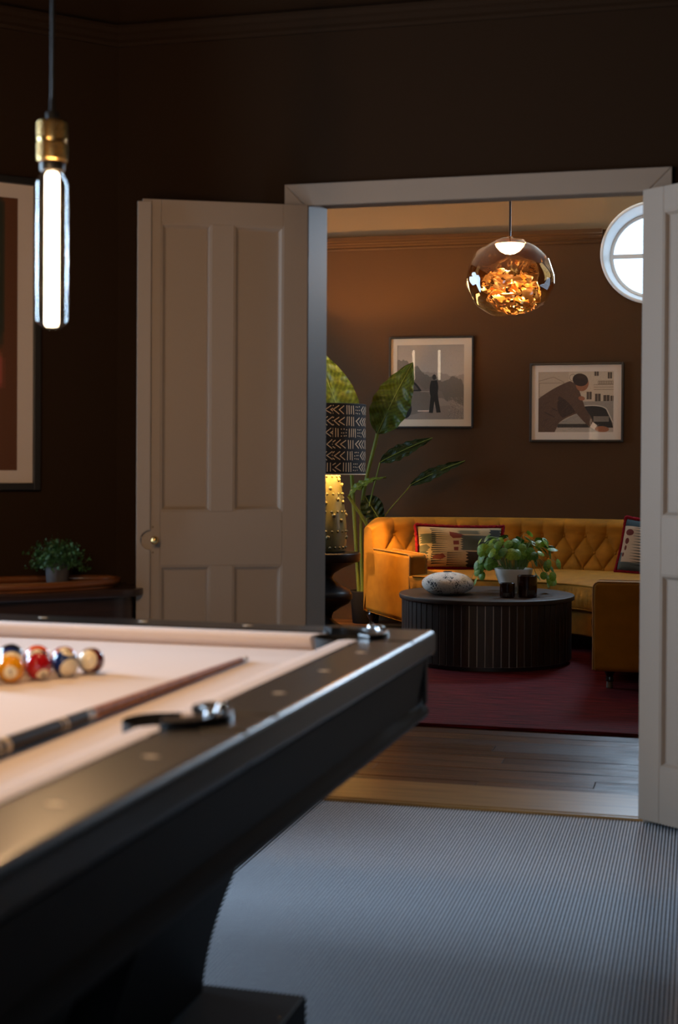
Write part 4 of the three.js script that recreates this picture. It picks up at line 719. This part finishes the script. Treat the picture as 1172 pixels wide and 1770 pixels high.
// ------------------------------------------------------------------ melted pendant
{
  const g = thing('blown_glass_pendant', 'golden melted-glass globe pendant with swirling copper light over the coffee table', 'pendant light', [-1.109, 2.331, -8.35]), s = new THREE.SphereGeometry(1, 128, 96), p = s.attributes.position;
  for (let i = 0; i < p.count; i++) {
    let x = p.getX(i), y = p.getY(i), z = p.getZ(i);
    const n = 1 + 0.07 * noise(x * 1.3 + 1.7, y * 1.3 + 0.4, z * 1.3) + 0.03 * noise(x * 2.6, y * 2.6 + 5, z * 2.6), dent = 0.16 * Math.exp(-((x - 0.3) ** 2 + (z - 0.2) ** 2) * 4) * (y < 0 ? 1 : 0);
    p.setXYZ(i, x * 0.262 * n, (y * 0.238 + (y < 0 ? dent * 0.25 : 0)) * n - 0.028 * x * (y < 0 ? 1 : 0) * 0.4, z * 0.258 * n);
  }
  s.computeVertexNormals();
  obj('globe', s, phy(rgb(0.8, 0.58, 0.33), 0.0, { transmission: 1, thickness: 0, ior: 1.9 }), g);
  // crumpled inner fold of the mirrored shell
  const c = grid(300, 220, (u, v) => {
    const a = u * 2 * Math.PI, e = v * Math.PI, x = Math.sin(e) * Math.cos(a), y = Math.cos(e), z = Math.sin(e) * Math.sin(a);
    const wx = x + 0.7 * noise(x * 1.3, y * 1.3 + 2, z * 1.3), wy = y + 0.7 * noise(x * 1.3 + 7, y * 1.3, z * 1.3 + 1), r = 1 + 0.1 * noise(wx * 1.2, wy * 3.2, z * 1.2 + 3) + 0.07 * Math.sin(wy * 10 + 4 * noise(wx * 1.1, wy * 2, z * 1.1)) * smooth(1, 0.5, Math.abs(y));
    return [x * 0.165 * r + 0.012, y * 0.135 * r - 0.075 - 0.03 * x, z * 0.15 * r];
  });
  const swirl = dataTex(512, 256, (u, v) => {                       // the copper film is marbled: bands of metal with clear glass between
    const a = u * 2 * Math.PI, x = Math.cos(a) * 1.3, z = Math.sin(a) * 1.3, y = v * 3.4, w = 1.5 * fbm(x * 0.9 + 2, y * 0.8, z * 0.9, 3), q = 1.4 * fbm(x * 1.1 + w, y * 1.4 + 6, z * 1.1 + w, 3);
    const s = Math.sin((y + q + 0.6 * w) * 7.5) + 0.5 * Math.sin((y * 1.7 - q * 1.5 + w) * 12), k = smooth(-0.45, -0.3, s) * smooth(0.1, 0.3, v + 0.15 * q); return [k, k, k];
  }, false);
  obj('mirrored_fold', c, phy(rgb(1.0, 0.66, 0.36), 0.34, { metalness: 1, alphaMap: swirl, alphaTest: 0.5, side: THREE.DoubleSide }), g);
  obj('led_diffuser', lathe([[0, 0.146], [0.03, 0.15], [0.06, 0.166], [0.083, 0.192], [0.088, 0.206], [0.085, 0.21], [0, 0.21]], 40), std(rgb(0.9, 0.9, 0.85), 0.6, { emissive: rgb(1, 0.92, 0.8), emissiveIntensity: 5 }), g);
  obj('collar', lathe([[0.09, 0.206], [0.094, 0.214], [0.088, 0.228], [0.02, 0.236], [0.016, 0.25], [0.006, 0.252]], 40), std(rgb(0.75, 0.4, 0.18), 0.25, { metalness: 1 }), g);
  obj('cord', cyl(0.006, 0.006, 3.58 - 2.331 - 0.25, 0, (3.58 - 2.331 + 0.25) / 2, 0, 12), phy(rgb(0.05, 0.04, 0.035), 0.4), g);
  obj('ceiling_rose', cyl(0.06, 0.06, 0.03, 0, 3.58 - 2.331 - 0.015, 0), blackMetal, g);
  const l = new THREE.PointLight(rgb(1, 0.66, 0.34), 2.2, 0, 2); l.position.set(0, 0.126, 0); l.castShadow = true; l.shadow.radius = 1.2; g.add(l);
}

// ------------------------------------------------------------------ side table and lamp
{
  const X = -2.545, Z = -9.53, H = 0.605;
  const g = thing('side_table', 'black turned hourglass side table under the patterned lamp', 'side table', [X, 0, Z]);
  const bw = phy(rgb(0.009, 0.008, 0.008), 0.38, { specularIntensity: 0.4 });
  obj('tabletop', lathe([[0, H - 0.072], [0.21, H - 0.072], [0.232, H - 0.064], [0.24, H - 0.045], [0.24, H - 0.012], [0.235, H - 0.003], [0.225, H], [0, H]], 64), bw, g);
  obj('pedestal', lathe([[0, 0], [0.19, 0], [0.2, 0.012], [0.2, 0.035], [0.17, 0.06], [0.085, 0.1], [0.046, 0.13], [0.04, 0.148], [0.05, 0.178], [0.1, 0.212], [0.16, 0.245], [0.183, 0.28], [0.183, 0.308], [0.165, 0.338], [0.1, 0.375], [0.052, 0.405], [0.043, 0.428], [0.054, 0.455], [0.11, 0.49], [0.175, 0.517], [0.205, 0.534]], 64), bw, g);
  const L = thing('table_lamp', 'studded green ceramic table lamp with black and cream patterned drum shade', 'lamp', [X, H, Z]);
  const body = [[0, 0], [0.125, 0], [0.132, 0.012], [0.139, 0.06], [0.141, 0.13], [0.138, 0.2], [0.13, 0.28], [0.118, 0.37], [0.105, 0.45], [0.092, 0.52], [0.082, 0.56], [0.05, 0.575], [0.02, 0.58], [0.016, 0.6], [0, 0.6]];
  const glaze = phy(rgb(0.11, 0.112, 0.045), 0.45, { clearcoat: 0.2, map: rep(mottle, 1, 1) });
  obj('body', lathe(body, 64), glaze, L);
  const radAt = (y) => { for (let k = 1; k < body.length; k++) if (body[k][1] >= y) { const [r0, y0] = body[k - 1], [r1, y1] = body[k]; return lerp(r0, r1, (y - y0) / Math.max(1e-6, y1 - y0)); } return 0.02; };
  const st = new THREE.SphereGeometry(0.0095, 10, 8), big = new THREE.SphereGeometry(0.0145, 12, 9);
  [0.035, 0.148, 0.285, 0.41, 0.532].forEach((y, r) => { const n = 22 - r * 2; for (let k = 0; k < n; k++) { const a = (k + 0.3 * (r % 2)) / n * 2 * Math.PI, o = obj('stud', st, glaze, L), q = radAt(y); o.position.set(q * Math.cos(a), y, q * Math.sin(a)); } });
  [0.105, 0.215, 0.25, 0.345, 0.375, 0.46, 0.5].forEach((y, r) => { const n = 5; for (let k = 0; k < n; k++) { const a = (k + 0.37 * r) / n * 2 * Math.PI, o = obj('stud', big, glaze, L), q = radAt(y); o.position.set(q * Math.cos(a), y + 0.012 * Math.sin(k * 3 + r), q * Math.sin(a)); } });
  const cloth = canvasTex(2048, 560, (c, w, h) => {
    c.fillStyle = '#15171b'; c.fillRect(0, 0, w, h); c.strokeStyle = c.fillStyle; c.lineCap = 'round';
    for (let row = 0; row < 6; row++) {
      const y0 = 16 + row * 91, y1 = y0 + 64, ym = (y0 + y1) / 2; let x = [-40, -130, -260, -70, -30, -240][row];
      c.strokeStyle = '#cdb89a'; c.fillStyle = '#cdb89a'; let kind = [0, 0, 2, 0, 0, 2][row];
      while (x < w) {
        const j = () => rr(-3, 3); c.lineWidth = 8;
        if (kind === 0) { const n = 3 + (rnd() * 2.2 | 0); for (let k = 0; k < n; k++) { c.beginPath(); c.moveTo(x + 44 + j(), y0 + j()); c.lineTo(x + j(), ym + j()); c.lineTo(x + 44 + j(), y1 + j()); c.stroke(); x += 46; } x += 26; }
        else if (kind === 1) { const n = 3 + (rnd() * 2 | 0); for (let k = 0; k < n; k++) { c.beginPath(); c.moveTo(x + j(), y0 + j()); c.lineTo(x + j(), y1 + j()); c.stroke(); x += 23; } x += 8; }
        else { for (let a = 0; a < 3; a++) for (let b = 0; b < 3; b++) { c.beginPath(); c.arc(x + a * 22 + j(), lerp(y0 + 6, y1 - 6, b / 2) + j(), 5, 0, 7); c.fill(); } x += 72; }
        kind = (kind + 1 + (rnd() > 0.75 ? 1 : 0)) % 3;
      }
    }
  });
  const sh = L; const y0 = 0.548, y1 = 1.034, R = 0.271;
  obj('lamp_shade', new THREE.CylinderGeometry(R, R, y1 - y0, 96, 1, true).rotateY(0.4).translate(0, (y0 + y1) / 2, 0), std(rgb(1, 1, 1), 0.85, { map: cloth }), sh);
  obj('shade_lining', new THREE.CylinderGeometry(R - 0.004, R - 0.004, y1 - y0, 96, 1, true).translate(0, (y0 + y1) / 2, 0), std(rgb(0.8, 0.74, 0.62), 0.8, { side: THREE.DoubleSide }), sh);
  for (const [y, c] of [[y0, rgb(0.75, 0.66, 0.5)], [y1, rgb(0.012, 0.013, 0.016)]]) obj('shade_rim', new THREE.TorusGeometry(R - 0.002, 0.004, 8, 96).rotateX(Math.PI / 2).translate(0, y, 0), std(c, 0.7), sh);
  obj('lamp_holder', lathe([[0, 0.58], [0.012, 0.58], [0.012, 0.68], [0.034, 0.7], [0.036, 0.745], [0, 0.746]], 24), brass, sh);
  obj('light_bulb', lathe([[0, 0.745], [0.014, 0.747], [0.018, 0.775], [0.032, 0.815], [0.034, 0.84], [0.024, 0.87], [0, 0.88]], 24), std(rgb(1, 0.9, 0.75), 0.5, { emissive: rgb(1, 0.7, 0.4), emissiveIntensity: 6 }), sh);
  for (let k = 0; k < 3; k++) { const a = k / 3 * 6.283; obj('shade_strut', tube([V(0.02 * Math.cos(a), 0.7, 0.018 * Math.sin(a)), V(R * Math.cos(a), 0.62, R * Math.sin(a))], 0.002, 4, 5), brass, sh); }
  const l = new THREE.PointLight(rgb(1, 0.52, 0.14), 12, 0, 2); l.position.set(0, 0.84, 0); l.castShadow = true; l.shadow.radius = 1.4; L.add(l);
}

// ------------------------------------------------------------------ tall broad-leaved plant
{
  const base = V(-2.5, 0, -10.54), g = thing('broad_leaf_plant', 'tall plant with large paddle leaves behind the lamp and sofa', 'plant', base.toArray());
  obj('planter', lathe([[0, 0], [0.1, 0], [0.12, 0.24], [0.122, 0.25], [0.112, 0.25], [0.108, 0.22], [0, 0.21]], 40), phy(rgb(0.012, 0.01, 0.009), 0.8, { specularIntensity: 0.2 }), g);
  const veins = dataTex(256, 256, (u, v) => { const d = Math.abs(v - 0.5) * 2, w = Math.sin((u * 46 - d * 12) * 2) * 0.5 + 0.5, n = fbm(u * 30, v * 12, 2, 3), c = 0.8 + 0.16 * w + 0.35 * n + (d < 0.03 ? 0.5 : 0); return [c, c, c * 0.85]; });
  const mats = [[0.062, 0.1, 0.012], [0.02, 0.036, 0.008], [0.11, 0.15, 0.018]].map(([r, gg, b]) => phy(rgb(r, gg, b), 0.42, { specularIntensity: 0.4, map: veins, side: THREE.DoubleSide, transmission: 0.25, thickness: 0, bumpMap: veins, bumpScale: 0.002 }));
  const rib = phy(rgb(0.13, 0.16, 0.03), 0.5, { specularIntensity: 0.4 });
  const leaf = (a, b, W, nrm, sag, m, fold = 0.22) => {               // a: base, b: tip (world), nrm: which way the blade faces
    const A = V(...a).sub(base), Bv = V(...b).sub(base), D = Bv.clone().sub(A), Ln = D.length(), N = V(...nrm), S = V().crossVectors(D, N).normalize(); N.crossVectors(S, D).normalize();
    const mid = (t) => A.clone().addScaledVector(D, t).addScaledVector(N, sag * Ln * 4 * t * (1 - t));
    const wid = (t) => W * Math.pow(Math.sin(Math.PI * Math.pow(t, 0.8)), 0.75) * (1 - 0.25 * t);
    const o = obj('leaf', grid(44, 16, (u, v) => { const s = v * 2 - 1, w = wid(clamp(u, 0.002, 0.998)), q = mid(u).addScaledVector(S, s * w / 2 * (1 - 0.12 * fold * s * s)).addScaledVector(N, fold * w * 0.5 * Math.abs(s) + 0.012 * Math.sin(u * 38 + Math.abs(s) * 5) * Math.abs(s) * w / 0.2 + 0.02 * noise(u * 5, s * 2, W * 40)); return q.toArray(); }), mats[m], g);
    obj('midrib', tube(Array.from({ length: 8 }, (_, k) => mid(k / 7).addScaledVector(N, 0.003)), 0.0035, 20, 6), rib, o);
    return A;
  };
  const stalk = (A, root, r) => obj('stalk', tube([V(root, 0.2, root * 0.5), V(root * 1.2 + A.x * 0.12, lerp(0.26, A.y, 0.55), A.z * 0.25), A.clone()], r, 24, 8), rib, g);
  const spots = [
    [[-2.55, 1.42, -10.2], [-2.84, 2.1, -10.3], 0.38, [0.1, 0.1, 1], 0.05, 2, 0.1], [[-2.372, 1.46, -10.36], [-2.115, 2.0, -10.42], 0.33, [0.0, 0.1, 1], 0.04, 0, 0.08],
    [[-2.36, 1.24, -10.4], [-1.97, 1.428, -10.48], 0.15, [-0.2, 0.45, 0.9], 0.03, 1, 0.1], [[-2.14, 1.07, -10.5], [-1.735, 1.255, -10.58], 0.12, [-0.2, 0.45, 0.9], 0.04, 1, 0.1],
    [[-2.575, 0.985, -10.28], [-2.3, 1.128, -10.34], 0.14, [-0.2, 0.9, 0.45], 0.1, 2], [[-2.5, 0.98, -10.5], [-2.36, 0.76, -10.52], 0.2, [0.1, 0.1, 1], 0.05, 1],
  ];
  spots.forEach(([a, b, W, n, s, m, f], k) => stalk(leaf(a, b, W, n, s, m, f ?? 0.2), (k - 2) * 0.03, [0.015, 0.014, 0.006, 0.0045, 0.013, 0.006][k]));
}

renderer.render(scene, camera);
